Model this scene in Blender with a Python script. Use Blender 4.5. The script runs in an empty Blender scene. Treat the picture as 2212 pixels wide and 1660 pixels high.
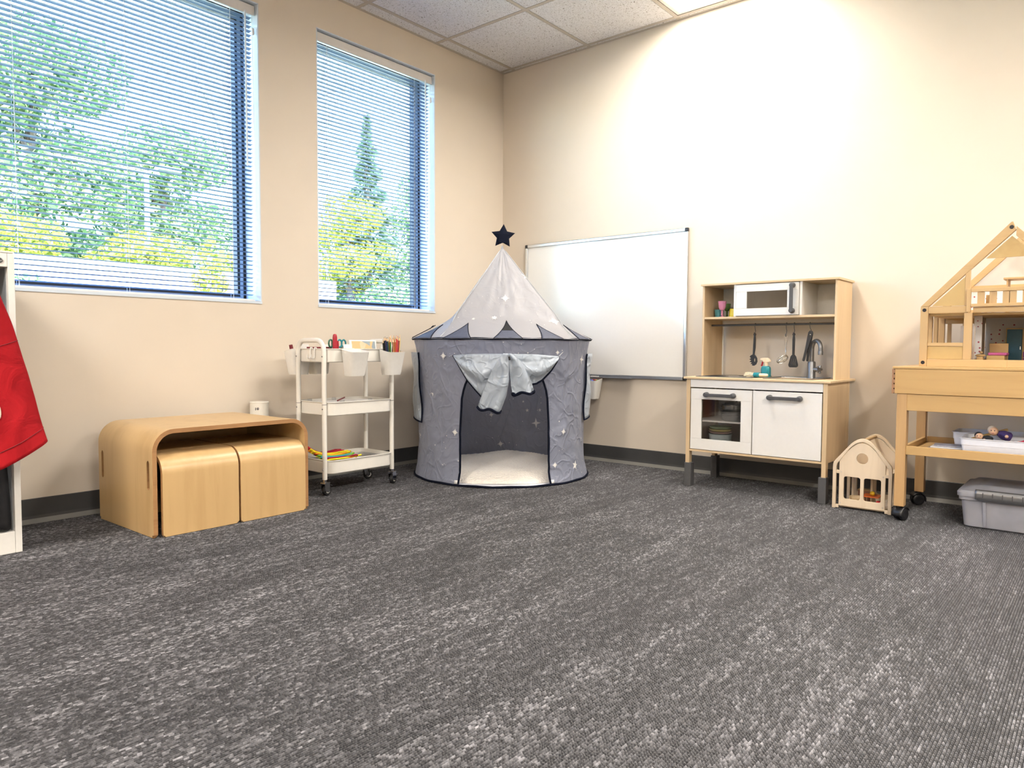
import bpy, bmesh, math, random
from math import sin, cos, pi, radians, sqrt, atan2
from mathutils import Vector, Matrix, noise as mnoise

random.seed(7)
SC = bpy.context.scene
COL = SC.collection

# ------------------------------------------------------------------ camera
cam_d = bpy.data.cameras.new('camera')
cam = bpy.data.objects.new('camera', cam_d)
COL.objects.link(cam)
YAW, PITCH, ROLL = 0.8762, -0.0505, 0.0051
fw = Vector((sin(YAW)*cos(PITCH), cos(YAW)*cos(PITCH), sin(PITCH)))
rt = Vector((cos(YAW), -sin(YAW), 0))
up = rt.cross(fw)
rt2 = rt*cos(ROLL) + up*sin(ROLL)
up2 = -rt*sin(ROLL) + up*cos(ROLL)
cm = Matrix((rt2, up2, -fw)).transposed().to_4x4()
cm.translation = Vector((-3.8679, -3.3133, 0.7133))
cam.matrix_world = cm
cam_d.sensor_width = 36.0
cam_d.lens = 36.0*1567.4/2212
cam_d.clip_start = 0.05
cam_d.clip_end = 300
SC.camera = cam

# ------------------------------------------------------------------ view, world, sun
SC.view_settings.view_transform = 'Standard'
SC.view_settings.look = 'None'
SC.view_settings.exposure = 1.3
SC.view_settings.gamma = 1.0
SC.view_settings.use_curve_mapping = False
LAMP = 39.0            # radiance of the ceiling light lenses
LAMP_NEAR = 17.0       # same fixture type by the whiteboard wall, dimmed to balance the wall brightness
LAMP_COL = (1.0, 0.935, 0.85)
w = bpy.data.worlds.new('sky')
SC.world = w
w.use_nodes = True
wn = w.node_tree
wn.nodes.clear()
wo = wn.nodes.new('ShaderNodeOutputWorld')
bg = wn.nodes.new('ShaderNodeBackground')
sk = wn.nodes.new('ShaderNodeTexSky')
sk.sky_type = 'NISHITA'
sk.sun_disc = False
sk.sun_elevation = radians(38)
sk.sun_rotation = radians(200)
sk.air_density = 1.0
sk.dust_density = 0.15
sk.ozone_density = 4.0
bg.inputs['Strength'].default_value = 2.0
wn.links.new(sk.outputs[0], bg.inputs['Color'])
wn.links.new(bg.outputs[0], wo.inputs['Surface'])
sun_d = bpy.data.lights.new('sun', 'SUN')
sun_d.energy = 13.0
sun_d.angle = radians(0.6)
sun_d.color = (1.0, 0.95, 0.86)
sun = bpy.data.objects.new('sun', sun_d)
COL.objects.link(sun)
sun.rotation_euler = (radians(50), 0, radians(-24))   # shines towards +Y, from behind the building
sun.location = (0, -10, 12)

SC.cycles.max_bounces = 8
SC.cycles.diffuse_bounces = 3
SC.cycles.use_adaptive_sampling = True
SC.cycles.adaptive_threshold = 0.03
SC.cycles.glossy_bounces = 3
SC.cycles.transparent_max_bounces = 12
SC.cycles.transmission_bounces = 4
SC.cycles.caustics_reflective = False
SC.cycles.caustics_refractive = False
SC.cycles.sample_clamp_indirect = 6.0

# ------------------------------------------------------------------ materials
M = {}
def nodes_of(name):
    m = bpy.data.materials.new(name)
    m.use_nodes = True
    nt = m.node_tree
    nt.nodes.clear()
    out = nt.nodes.new('ShaderNodeOutputMaterial')
    M[name] = m
    return m, nt, out
def P(nt, out, col=(0.8,0.8,0.8), rough=0.5, metal=0.0, **kw):
    b = nt.nodes.new('ShaderNodeBsdfPrincipled')
    b.inputs['Base Color'].default_value = (*col, 1)
    b.inputs['Roughness'].default_value = rough
    b.inputs['Metallic'].default_value = metal
    for k, v in kw.items():
        b.inputs[k].default_value = v
    nt.links.new(b.outputs[0], out.inputs['Surface'])
    return b
def N(nt, t, **kw):
    n = nt.nodes.new(t)
    for k, v in kw.items():
        if k in n.inputs: n.inputs[k].default_value = v
        else: setattr(n, k, v)
    return n
def ramp(nt, src, stops):
    r = nt.nodes.new('ShaderNodeValToRGB')
    e = r.color_ramp.elements
    while len(e) < len(stops): e.new(0.5)
    for i, (p, c) in enumerate(stops):
        e[i].position = p
        e[i].color = (*c, 1) if len(c) == 3 else c
    nt.links.new(src, r.inputs[0])
    return r
def mapping(nt, scale=(1,1,1), rot=(0,0,0), coord='Object'):
    tc = nt.nodes.new('ShaderNodeTexCoord')
    mp = nt.nodes.new('ShaderNodeMapping')
    mp.inputs['Scale'].default_value = scale
    mp.inputs['Rotation'].default_value = rot
    nt.links.new(tc.outputs[coord], mp.inputs['Vector'])
    return mp
def bump(nt, b, src, strength=0.2, dist=0.002):
    bp = nt.nodes.new('ShaderNodeBump')
    bp.inputs['Strength'].default_value = strength
    bp.inputs['Distance'].default_value = dist
    nt.links.new(src, bp.inputs['Height'])
    nt.links.new(bp.outputs[0], b.inputs['Normal'])
    return bp
def plain(name, col, rough=0.5, metal=0.0, var=0.06, nscale=60, bmp=0.0, **kw):
    m, nt, out = nodes_of(name)
    b = P(nt, out, col, rough, metal, **kw)
    mp = mapping(nt)
    nz = N(nt, 'ShaderNodeTexNoise', Scale=nscale, Detail=3.0)
    nt.links.new(mp.outputs[0], nz.inputs['Vector'])
    c0 = tuple(max(0, c*(1-var)) for c in col); c1 = tuple(min(1, c*(1+var)) for c in col)
    r = ramp(nt, nz.outputs['Fac'], [(0.3, c0), (0.7, c1)])
    nt.links.new(r.outputs[0], b.inputs['Base Color'])
    if bmp: bump(nt, b, nz.outputs['Fac'], bmp, 0.001)
    return m
def wood(name, c0, c1, axis='y', scale=1.0, rough=0.4, ring=0.5):
    """stretched-noise grain running along one axis"""
    m, nt, out = nodes_of(name)
    b = P(nt, out, c0, rough)
    s = {'x': (3, 40, 40), 'y': (40, 3, 40), 'z': (40, 40, 3)}[axis]
    mp = mapping(nt, tuple(v*scale for v in s))
    nz = N(nt, 'ShaderNodeTexNoise', Scale=1.0, Detail=5.0, Roughness=0.6, Distortion=0.6)
    nt.links.new(mp.outputs[0], nz.inputs['Vector'])
    mp2 = mapping(nt, tuple(v*scale*0.16 for v in s))
    n2 = N(nt, 'ShaderNodeTexNoise', Scale=1.0, Detail=2.0, Distortion=1.5)
    nt.links.new(mp2.outputs[0], n2.inputs['Vector'])
    mx = N(nt, 'ShaderNodeMath', operation='MULTIPLY_ADD')
    mx.inputs[1].default_value = 1-ring
    nt.links.new(nz.outputs['Fac'], mx.inputs[0])
    m3 = N(nt, 'ShaderNodeMath', operation='MULTIPLY'); m3.inputs[1].default_value = ring
    nt.links.new(n2.outputs['Fac'], m3.inputs[0])
    nt.links.new(m3.outputs[0], mx.inputs[2])
    r = ramp(nt, mx.outputs[0], [(0.32, c1), (0.5, c0), (0.7, tuple(min(1, v*1.06) for v in c0))])
    nt.links.new(r.outputs[0], b.inputs['Base Color'])
    bump(nt, b, nz.outputs['Fac'], 0.06, 0.001)
    return m

plain('wall_paint', (0.68, 0.60, 0.50), 0.65, var=0.015, nscale=4, bmp=0.0)
plain('reveal_daylit', (0.62, 0.69, 0.77), 0.6, var=0.01, nscale=4)  # window reveals, with the blue of the daylight mixed into the colour
plain('baseboard_rubber', (0.055, 0.055, 0.056), 0.45, var=0.08, nscale=8)
plain('baseboard_lip', (0.17, 0.165, 0.15), 0.5, var=0.08, nscale=8)
wood('birch', (0.574, 0.392, 0.19), (0.492, 0.32, 0.144), 'y', 0.5, 0.33)
wood('birch_x', (0.574, 0.392, 0.19), (0.492, 0.32, 0.144), 'x', 0.5, 0.33)
wood('birch_z', (0.566, 0.38, 0.179), (0.476, 0.304, 0.133), 'z', 0.45, 0.33)
wood('birch_top', (0.607, 0.44, 0.22), (0.558, 0.384, 0.182), 'x', 0.5, 0.33)
wood('ply_edge', (0.40, 0.215, 0.09), (0.30, 0.15, 0.06), 'x', 1.2, 0.5)
wood('kitchen_ply', (0.66, 0.499, 0.302), (0.598, 0.43, 0.244), 'y', 0.6, 0.4)
wood('kitchen_ply_z', (0.66, 0.49, 0.294), (0.581, 0.413, 0.231), 'z', 0.6, 0.4)
wood('maple', (0.543, 0.341, 0.138), (0.467, 0.278, 0.104), 'y', 0.7, 0.38)
wood('maple_z', (0.545, 0.338, 0.152), (0.452, 0.266, 0.113), 'z', 0.7, 0.38)
wood('end_grain', (0.33, 0.17, 0.085), (0.25, 0.12, 0.06), 'z', 1.5, 0.5)
wood('house_pine', (0.569, 0.375, 0.172), (0.483, 0.302, 0.128), 'y', 0.8, 0.42)
wood('house_pine_z', (0.56, 0.368, 0.172), (0.467, 0.287, 0.128), 'z', 0.8, 0.42)
wood('house_panel', (0.569, 0.383, 0.152), (0.514, 0.331, 0.122), 'x', 0.5, 0.4)
wood('pale_beech', (0.76, 0.62, 0.45), (0.66, 0.51, 0.35), 'z', 0.7, 0.45)
wood('light_grey_wood', (0.66, 0.56, 0.46), (0.56, 0.46, 0.37), 'z', 1.0, 0.5)
plain('bolt_black', (0.02, 0.02, 0.025), 0.3, 0.4)
plain('white_lacquer', (0.83, 0.81, 0.77), 0.35, var=0.01)
plain('white_metal', (0.80, 0.77, 0.71), 0.32, var=0.01)
plain('white_plastic', (0.83, 0.81, 0.77), 0.38, var=0.02)
plain('cool_white_plastic', (0.78, 0.80, 0.86), 0.4, var=0.02)
plain('cabinet_white', (0.78, 0.76, 0.72), 0.4, var=0.02)
plain('cabinet_grey', (0.30, 0.32, 0.34), 0.35, 0.3, var=0.04)
plain('handle_grey', (0.085, 0.085, 0.09), 0.42, 0.3, var=0.05)
plain('sock_grey', (0.085, 0.085, 0.088), 0.5, var=0.05)
plain('faucet_grey', (0.20, 0.20, 0.205), 0.33, 0.6, var=0.05)
plain('steel', (0.62, 0.62, 0.61), 0.22, 1.0, var=0.05)
plain('dark_steel', (0.30, 0.30, 0.31), 0.28, 1.0, var=0.05)
plain('chrome', (0.75, 0.75, 0.76), 0.12, 1.0, var=0.02)
plain('aluminium', (0.66, 0.68, 0.70), 0.28, 1.0, var=0.02)
plain('black_plastic', (0.016, 0.016, 0.018), 0.36, var=0.05)
plain('black_rubber', (0.012, 0.012, 0.013), 0.55, var=0.05)
plain('hob_grey', (0.16, 0.165, 0.165), 0.25, 0.3, var=0.05)
plain('window_black', (0.012, 0.013, 0.015), 0.5, var=0.05)
plain('window_grey', (0.30, 0.36, 0.44), 0.35, 0.5, var=0.04)
plain('slat_backlit', (0.125, 0.175, 0.28), 0.4, var=0.02)  # white slats; backlit darkness and sky blue are put into the colour
plain('rail_white', (0.74, 0.72, 0.70), 0.4, var=0.02)
plain('cord_white', (0.75, 0.78, 0.82), 0.6, var=0.02)
plain('board_white', (0.86, 0.85, 0.82), 0.16, var=0.005)
plain('mark_blue', (0.05, 0.15, 0.35), 0.4)
plain('ink_dark', (0.03, 0.03, 0.05), 0.5)
plain('grid_white', (0.50, 0.455, 0.40), 0.45, var=0.03)
plain('lamp_pan', (0.88, 0.86, 0.82), 0.5, var=0.01)
plain('teal_paint', (0.015, 0.21, 0.25), 0.3)
plain('red_paint', (0.38, 0.014, 0.03), 0.35)
plain('bright_red', (0.62, 0.015, 0.02), 0.5)
plain('orange_paint', (0.75, 0.16, 0.03), 0.4)
plain('yellow_paint', (0.80, 0.50, 0.02), 0.4)
plain('yellow_plastic', (0.86, 0.68, 0.02), 0.3)
plain('green_plastic', (0.10, 0.30, 0.07), 0.35)
plain('green_dark', (0.02, 0.12, 0.07), 0.35)
plain('blue_plastic', (0.03, 0.13, 0.55), 0.35)
plain('turquoise', (0.11, 0.42, 0.50), 0.3, **{'Transmission Weight': 0.25})
plain('pink_plastic', (0.88, 0.36, 0.58), 0.25, **{'Transmission Weight': 0.25})
plain('clear_green', (0.22, 0.42, 0.10), 0.25, **{'Transmission Weight': 0.3})
plain('brown_plastic', (0.30, 0.14, 0.09), 0.35)
plain('mop_cotton', (0.80, 0.70, 0.52), 0.9, var=0.15, nscale=200)
plain('purple', (0.22, 0.03, 0.20), 0.4)
plain('pink_quilt', (0.55, 0.12, 0.32), 0.8)
plain('deep_blue', (0.015, 0.10, 0.17), 0.45)
plain('maroon', (0.17, 0.02, 0.03), 0.5)
plain('bowl_blue', (0.42, 0.50, 0.52), 0.4)
plain('bowl_pink', (0.62, 0.42, 0.36), 0.4)
plain('bowl_yellow', (0.66, 0.60, 0.25), 0.4)
plain('bowl_green', (0.36, 0.46, 0.26), 0.4)
plain('skin_doll', (0.72, 0.45, 0.29), 0.6)
plain('doll_purple', (0.05, 0.03, 0.14), 0.8)
plain('doll_red', (0.42, 0.015, 0.05), 0.8)
plain('doll_black', (0.02, 0.02, 0.025), 0.8)
plain('doll_hair', (0.62, 0.50, 0.28), 0.8)
plain('doll_rust', (0.50, 0.10, 0.03), 0.7)
plain('paper_white', (0.80, 0.79, 0.78), 0.7, var=0.03)
plain('paper_grey', (0.36, 0.36, 0.42), 0.7, var=0.2, nscale=120)
plain('roll_white', (0.84, 0.80, 0.72), 0.7, var=0.02)
plain('pot_black', (0.02, 0.02, 0.022), 0.35)
plain('bark', (0.09, 0.07, 0.055), 0.9, var=0.3, nscale=12, bmp=0.5)
plain('concrete', (0.62, 0.61, 0.58), 0.85, var=0.08, nscale=3)
plain('lamp_post_grey', (0.30, 0.34, 0.38), 0.5, 0.3)
plain('jacket_cream', (0.68, 0.55, 0.45), 0.8)
plain('trouser_black', (0.008, 0.008, 0.010), 0.9, var=0.2, nscale=40)
plain('cape_red', (0.20, 0.008, 0.016), 0.7, var=0.2, nscale=30)
plain('costume_blue', (0.02, 0.03, 0.14), 0.7, var=0.2, nscale=30)
plain('navy', (0.004, 0.006, 0.016), 0.9, var=0.1, **{'Specular IOR Level': 0.15})
plain('slate', (0.075, 0.085, 0.125), 0.6, var=0.1)
plain('print_white', (0.80, 0.79, 0.77), 0.6, var=0.02)
plain('tent_floor', (0.66, 0.67, 0.72), 0.4, var=0.03)
plain('fabric_lining', (0.45, 0.47, 0.49), 0.42, var=0.08, nscale=30)

# red cotton with creases
m, nt, out = nodes_of('red_cotton')
b = P(nt, out, (0.35, 0.008, 0.012), 0.85, **{'Specular IOR Level': 0.2})
mp = mapping(nt, (1, 1, 1))
nz = N(nt, 'ShaderNodeTexNoise', Scale=9.0, Detail=4.0, Distortion=1.2)
nt.links.new(mp.outputs[0], nz.inputs['Vector'])
r = ramp(nt, nz.outputs['Fac'], [(0.3, (0.27, 0.004, 0.008)), (0.7, (0.38, 0.008, 0.013))])
nt.links.new(r.outputs[0], b.inputs['Base Color'])
bump(nt, b, nz.outputs['Fac'], 0.8, 0.012)

# satin tent cloth with sharp creases
def tent_cloth(name, col, translucent, rough=0.45, crease=0.5):
    m, nt, out = nodes_of(name)
    b = P(nt, out, col, rough)
    b.inputs['Sheen Weight'].default_value = 0.2
    mp = mapping(nt, (1, 1, 1))
    nz = N(nt, 'ShaderNodeTexNoise', Scale=7.0, Detail=3.0, Distortion=0.8)
    nt.links.new(mp.outputs[0], nz.inputs['Vector'])
    acc = None
    for sc_, wd_, amp in ((4.5, 0.035, 0.5), (8.0, 0.045, 0.35), (15.0, 0.06, 0.2)):
        mq = mapping(nt, (1, 1, 0.8)); mq.inputs['Location'].default_value = (sc_, 2*sc_, 0.3*sc_)
        q_ = N(nt, 'ShaderNodeTexNoise', Scale=sc_, Detail=1.0, Distortion=0.5)
        nt.links.new(mq.outputs[0], q_.inputs['Vector'])
        d_ = N(nt, 'ShaderNodeMath', operation='SUBTRACT'); d_.inputs[1].default_value = 0.5; nt.links.new(q_.outputs['Fac'], d_.inputs[0])
        a_ = N(nt, 'ShaderNodeMath', operation='ABSOLUTE'); nt.links.new(d_.outputs[0], a_.inputs[0])
        r_ = N(nt, 'ShaderNodeMapRange'); r_.interpolation_type = 'SMOOTHSTEP'
        r_.inputs['From Min'].default_value = 0.0; r_.inputs['From Max'].default_value = wd_; r_.inputs['To Min'].default_value = amp; r_.inputs['To Max'].default_value = 0.0
        nt.links.new(a_.outputs[0], r_.inputs['Value'])
        if acc is None: acc = r_.outputs[0]
        else:
            s_ = N(nt, 'ShaderNodeMath', operation='ADD'); nt.links.new(acc, s_.inputs[0]); nt.links.new(r_.outputs[0], s_.inputs[1]); acc = s_.outputs[0]
    ad2 = N(nt, 'ShaderNodeMath', operation='MULTIPLY_ADD'); ad2.inputs[1].default_value = 1.1
    nt.links.new(nz.outputs['Fac'], ad2.inputs[0]); nt.links.new(acc, ad2.inputs[2])
    bump(nt, b, ad2.outputs[0], crease, 0.010)
    tr = N(nt, 'ShaderNodeBsdfTranslucent'); tr.inputs['Color'].default_value = (*col, 1)
    mx = N(nt, 'ShaderNodeMixShader'); mx.inputs[0].default_value = translucent
    nt.links.new(b.outputs[0], mx.inputs[1]); nt.links.new(tr.outputs[0], mx.inputs[2])
    nt.links.new(mx.outputs[0], out.inputs['Surface'])
tent_cloth('tent_wall_cloth', (0.31, 0.335, 0.43), 0.36, 0.34, 0.6)
tent_cloth('tent_roof_cloth', (0.55, 0.545, 0.575), 0.45, 0.45, 0.2)
tent_cloth('tent_flap_cloth', (0.40, 0.455, 0.53), 0.12, 0.28, 0.7)

# fleece
m, nt, out = nodes_of('fleece')
b = P(nt, out, (0.80, 0.75, 0.68), 0.95)
b.inputs['Sheen Weight'].default_value = 0.4
mp = mapping(nt, (1, 1, 1))
vo = N(nt, 'ShaderNodeTexVoronoi', Scale=110.0)
nt.links.new(mp.outputs[0], vo.inputs['Vector'])
bump(nt, b, vo.outputs['Distance'], 0.7, -0.006)

# ceiling tile : white fissured mineral board
m, nt, out = nodes_of('tile_board')
b = P(nt, out, (0.66, 0.645, 0.63), 0.9)
mp = mapping(nt, (1, 1, 1))
n0 = N(nt, 'ShaderNodeTexNoise', Scale=30.0, Detail=3.0)
nt.links.new(mp.outputs[0], n0.inputs['Vector'])
mixv = N(nt, 'ShaderNodeMix', data_type='VECTOR'); mixv.inputs['Factor'].default_value = 0.05
nt.links.new(mp.outputs[0], mixv.inputs['A']); nt.links.new(n0.outputs['Color'], mixv.inputs['B'])
nz = N(nt, 'ShaderNodeTexNoise', Scale=150.0, Detail=2.0, Distortion=0.4)
nt.links.new(mixv.outputs['Result'], nz.inputs['Vector'])
r = ramp(nt, nz.outputs['Fac'], [(0.30, (0.12, 0.10, 0.085)), (0.355, (0.62, 0.615, 0.62)), (0.55, (0.78, 0.78, 0.80))])
nt.links.new(r.outputs[0], b.inputs['Base Color'])
bump(nt, b, nz.outputs['Fac'], 0.5, 0.004)

# carpet : ribs along X, clustered light flecks
m, nt, out = nodes_of('carpet')
b = P(nt, out, (0.06, 0.06, 0.06), 0.92)
b.inputs['Sheen Weight'].default_value = 0.15
tc = nt.nodes.new('ShaderNodeTexCoord')
sep = nt.nodes.new('ShaderNodeSeparateXYZ'); nt.links.new(tc.outputs['Object'], sep.inputs[0])
wob = N(nt, 'ShaderNodeTexNoise', Scale=14.0, Detail=2.0)
nt.links.new(tc.outputs['Object'], wob.inputs['Vector'])
wy = N(nt, 'ShaderNodeMath', operation='MULTIPLY_ADD'); wy.inputs[1].default_value = 0.0
nt.links.new(wob.outputs['Fac'], wy.inputs[0]); nt.links.new(sep.outputs['Y'], wy.inputs[2])
fy = N(nt, 'ShaderNodeMath', operation='MULTIPLY'); fy.inputs[1].default_value = 2*pi/0.0060
nt.links.new(wy.outputs[0], fy.inputs[0])
rib = N(nt, 'ShaderNodeMath', operation='SINE'); nt.links.new(fy.outputs[0], rib.inputs[0])
# loops along each rib
row = N(nt, 'ShaderNodeMath', operation='MULTIPLY'); row.inputs[1].default_value = 1/0.0060
nt.links.new(wy.outputs[0], row.inputs[0])
rowi = N(nt, 'ShaderNodeMath', operation='ROUND'); nt.links.new(row.outputs[0], rowi.inputs[0])
xs = N(nt, 'ShaderNodeMath', operation='MULTIPLY'); xs.inputs[1].default_value = 1/0.0082
nt.links.new(sep.outputs['X'], xs.inputs[0])
wrow = N(nt, 'ShaderNodeTexWhiteNoise', noise_dimensions='1D'); nt.links.new(rowi.outputs[0], wrow.inputs['W'])
jit = N(nt, 'ShaderNodeTexNoise', Scale=90.0, Detail=1.0); nt.links.new(tc.outputs['Object'], jit.inputs['Vector'])
x1_ = N(nt, 'ShaderNodeMath', operation='MULTIPLY_ADD'); x1_.inputs[1].default_value = 5.0
nt.links.new(wrow.outputs['Value'], x1_.inputs[0]); nt.links.new(xs.outputs[0], x1_.inputs[2])
x2_ = N(nt, 'ShaderNodeMath', operation='MULTIPLY_ADD'); x2_.inputs[1].default_value = 1.4
nt.links.new(jit.outputs['Fac'], x2_.inputs[0]); nt.links.new(x1_.outputs[0], x2_.inputs[2])
lid = N(nt, 'ShaderNodeMath', operation='ROUND'); nt.links.new(x2_.outputs[0], lid.inputs[0])
cl_ = nt.nodes.new('ShaderNodeCombineXYZ'); nt.links.new(lid.outputs[0], cl_.inputs[0]); nt.links.new(rowi.outputs[0], cl_.inputs[1])
wn_ = N(nt, 'ShaderNodeTexWhiteNoise', noise_dimensions='3D'); nt.links.new(cl_.outputs[0], wn_.inputs['Vector'])
ofs = N(nt, 'ShaderNodeMath', operation='MULTIPLY'); ofs.inputs[1].default_value = 2*pi; nt.links.new(x2_.outputs[0], ofs.inputs[0])
loop = N(nt, 'ShaderNodeMath', operation='COSINE'); nt.links.new(ofs.outputs[0], loop.inputs[0])
bump(nt, b, loop.outputs[0], 0.8, 0.0012)
# per-rib yarn colour flecks: noise stretched along X, one lane per rib
cmb = nt.nodes.new('ShaderNodeCombineXYZ')
xl = N(nt, 'ShaderNodeMath', operation='MULTIPLY'); xl.inputs[1].default_value = 40.0
nt.links.new(sep.outputs['X'], xl.inputs[0]); nt.links.new(xl.outputs[0], cmb.inputs[0])
yl = N(nt, 'ShaderNodeMath', operation='MULTIPLY'); yl.inputs[1].default_value = 3.7
nt.links.new(rowi.outputs[0], yl.inputs[0]); nt.links.new(yl.outputs[0], cmb.inputs[1])
fk = N(nt, 'ShaderNodeTexNoise', Scale=1.0, Detail=2.5, Roughness=0.75)
nt.links.new(cmb.outputs[0], fk.inputs['Vector'])
# big clouds + streaks
mpb = nt.nodes.new('ShaderNodeMapping'); mpb.inputs['Scale'].default_value = (1.1, 5.0, 1)
nt.links.new(tc.outputs['Object'], mpb.inputs['Vector'])
big = N(nt, 'ShaderNodeTexNoise', Scale=1.0, Detail=4.0, Roughness=0.62, Distortion=0.4)
nt.links.new(mpb.outputs[0], big.inputs['Vector'])
mps = nt.nodes.new('ShaderNodeMapping'); mps.inputs['Scale'].default_value = (5.0, 34.0, 1)
nt.links.new(tc.outputs['Object'], mps.inputs['Vector'])
stk = N(nt, 'ShaderNodeTexNoise', Scale=1.0, Detail=4.0, Roughness=0.6)
nt.links.new(mps.outputs[0], stk.inputs['Vector'])
s1 = N(nt, 'ShaderNodeMath', operation='MULTIPLY_ADD'); s1.inputs[1].default_value = 0.36
nt.links.new(big.outputs['Fac'], s1.inputs[0])
s2 = N(nt, 'ShaderNodeMath', operation='MULTIPLY'); s2.inputs[1].default_value = 0.40
nt.links.new(stk.outputs['Fac'], s2.inputs[0]); nt.links.new(s2.outputs[0], s1.inputs[2])
s3 = N(nt, 'ShaderNodeMath', operation='MULTIPLY_ADD'); s3.inputs[1].default_value = 0.55
nt.links.new(fk.outputs['Fac'], s3.inputs[0]); nt.links.new(s1.outputs[0], s3.inputs[2])
s3b = N(nt, 'ShaderNodeMath', operation='MULTIPLY_ADD'); s3b.inputs[1].default_value = 0.30
nt.links.new(wn_.outputs['Value'], s3b.inputs[0]); nt.links.new(s3.outputs[0], s3b.inputs[2])
s4 = N(nt, 'ShaderNodeMath', operation='MULTIPLY'); s4.inputs[1].default_value = 0.5
nt.links.new(s3b.outputs[0], s4.inputs[0])
r = ramp(nt, s4.outputs[0], [(0.31, (0.011, 0.0105, 0.013)), (0.40, (0.034, 0.033, 0.037)), (0.465, (0.095, 0.093, 0.101)), (0.555, (0.31, 0.305, 0.325))])
nt.links.new(r.outputs[0], b.inputs['Base Color'])
M['carpet_nodes'] = None

# glass (thin pane), lamp lens
def thin_glass(name, tint, refl=0.08, rough=0.02, fres=0.5):
    m, nt, out = nodes_of(name)
    t = N(nt, 'ShaderNodeBsdfTransparent'); t.inputs['Color'].default_value = (*tint, 1)
    g = N(nt, 'ShaderNodeBsdfGlossy'); g.inputs['Roughness'].default_value = rough
    lw = N(nt, 'ShaderNodeLayerWeight'); lw.inputs['Blend'].default_value = 0.25
    ml = N(nt, 'ShaderNodeMath', operation='MULTIPLY_ADD'); ml.inputs[1].default_value = fres; ml.inputs[2].default_value = refl*0.5
    nt.links.new(lw.outputs['Fresnel'], ml.inputs[0])
    mx = N(nt, 'ShaderNodeMixShader')
    nt.links.new(ml.outputs[0], mx.inputs[0]); nt.links.new(t.outputs[0], mx.inputs[1]); nt.links.new(g.outputs[0], mx.inputs[2])
    nt.links.new(mx.outputs[0], out.inputs['Surface'])
thin_glass('window_glass', (0.93, 0.96, 0.97), 0.02, 0.02, 0.10)
thin_glass('door_glass', (0.90, 0.89, 0.88), 0.1, 0.04)
thin_glass('clear_plastic', (0.92, 0.93, 0.95), 0.2, 0.15)
for nm_, st_ in (('lamp_lens', LAMP), ('lamp_lens_dim', LAMP_NEAR)):
    m, nt, out = nodes_of(nm_)
    e = N(nt, 'ShaderNodeEmission'); e.inputs['Color'].default_value = (*LAMP_COL, 1); e.inputs['Strength'].default_value = st_
    nt.links.new(e.outputs[0], out.inputs['Surface'])
# frosted storage-bin plastic
m, nt, out = nodes_of('frosted_plastic')
b = P(nt, out, (0.62, 0.62, 0.66), 0.4)
t = N(nt, 'ShaderNodeBsdfTransparent'); t.inputs['Color'].default_value = (0.80, 0.80, 0.84, 1)
tl = N(nt, 'ShaderNodeBsdfTranslucent'); tl.inputs['Color'].default_value = (0.6, 0.6, 0.64, 1)
nz = N(nt, 'ShaderNodeTexNoise', Scale=12.0, Detail=2.0)
mp = mapping(nt); nt.links.new(mp.outputs[0], nz.inputs['Vector'])
rr = ramp(nt, nz.outputs['Fac'], [(0.3, (0.25, 0.25, 0.25)), (0.7, (0.40, 0.40, 0.40))])
ma = N(nt, 'ShaderNodeMixShader'); ma.inputs[0].default_value = 0.35
nt.links.new(b.outputs[0], ma.inputs[1]); nt.links.new(tl.outputs[0], ma.inputs[2])
mb_ = N(nt, 'ShaderNodeMixShader')
nt.links.new(rr.outputs[0], mb_.inputs[0]); nt.links.new(ma.outputs[0], mb_.inputs[1]); nt.links.new(t.outputs[0], mb_.inputs[2])
nt.links.new(mb_.outputs[0], out.inputs['Surface'])
# doll's-house wallpaper : white with red dots
m, nt, out = nodes_of('wallpaper_dots')
b = P(nt, out, (0.75, 0.73, 0.71), 0.7)
mp = mapping(nt, (55, 55, 55))
vo = N(nt, 'ShaderNodeTexVoronoi', Scale=1.0); nt.links.new(mp.outputs[0], vo.inputs['Vector'])
r = ramp(nt, vo.outputs['Distance'], [(0.16, (0.35, 0.04, 0.07)), (0.22, (0.76, 0.74, 0.72))])
nt.links.new(r.outputs[0], b.inputs['Base Color'])
# paint-set print
m, nt, out = nodes_of('paint_print')
b = P(nt, out, (0.7, 0.6, 0.4), 0.3)
mp = mapping(nt, (35, 35, 35))
vo = N(nt, 'ShaderNodeTexVoronoi', Scale=1.0); nt.links.new(mp.outputs[0], vo.inputs['Vector'])
sx = N(nt, 'ShaderNodeSeparateColor'); nt.links.new(vo.outputs['Color'], sx.inputs[0])
r = ramp(nt, sx.outputs[0], [(0.0, (0.72, 0.50, 0.26)), (0.45, (0.70, 0.58, 0.40)), (0.55, (0.20, 0.42, 0.22)), (0.7, (0.12, 0.25, 0.42)), (0.85, (0.30, 0.36, 0.40))])
r.color_ramp.interpolation = 'CONSTANT'
nt.links.new(r.outputs[0], b.inputs['Base Color'])
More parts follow.
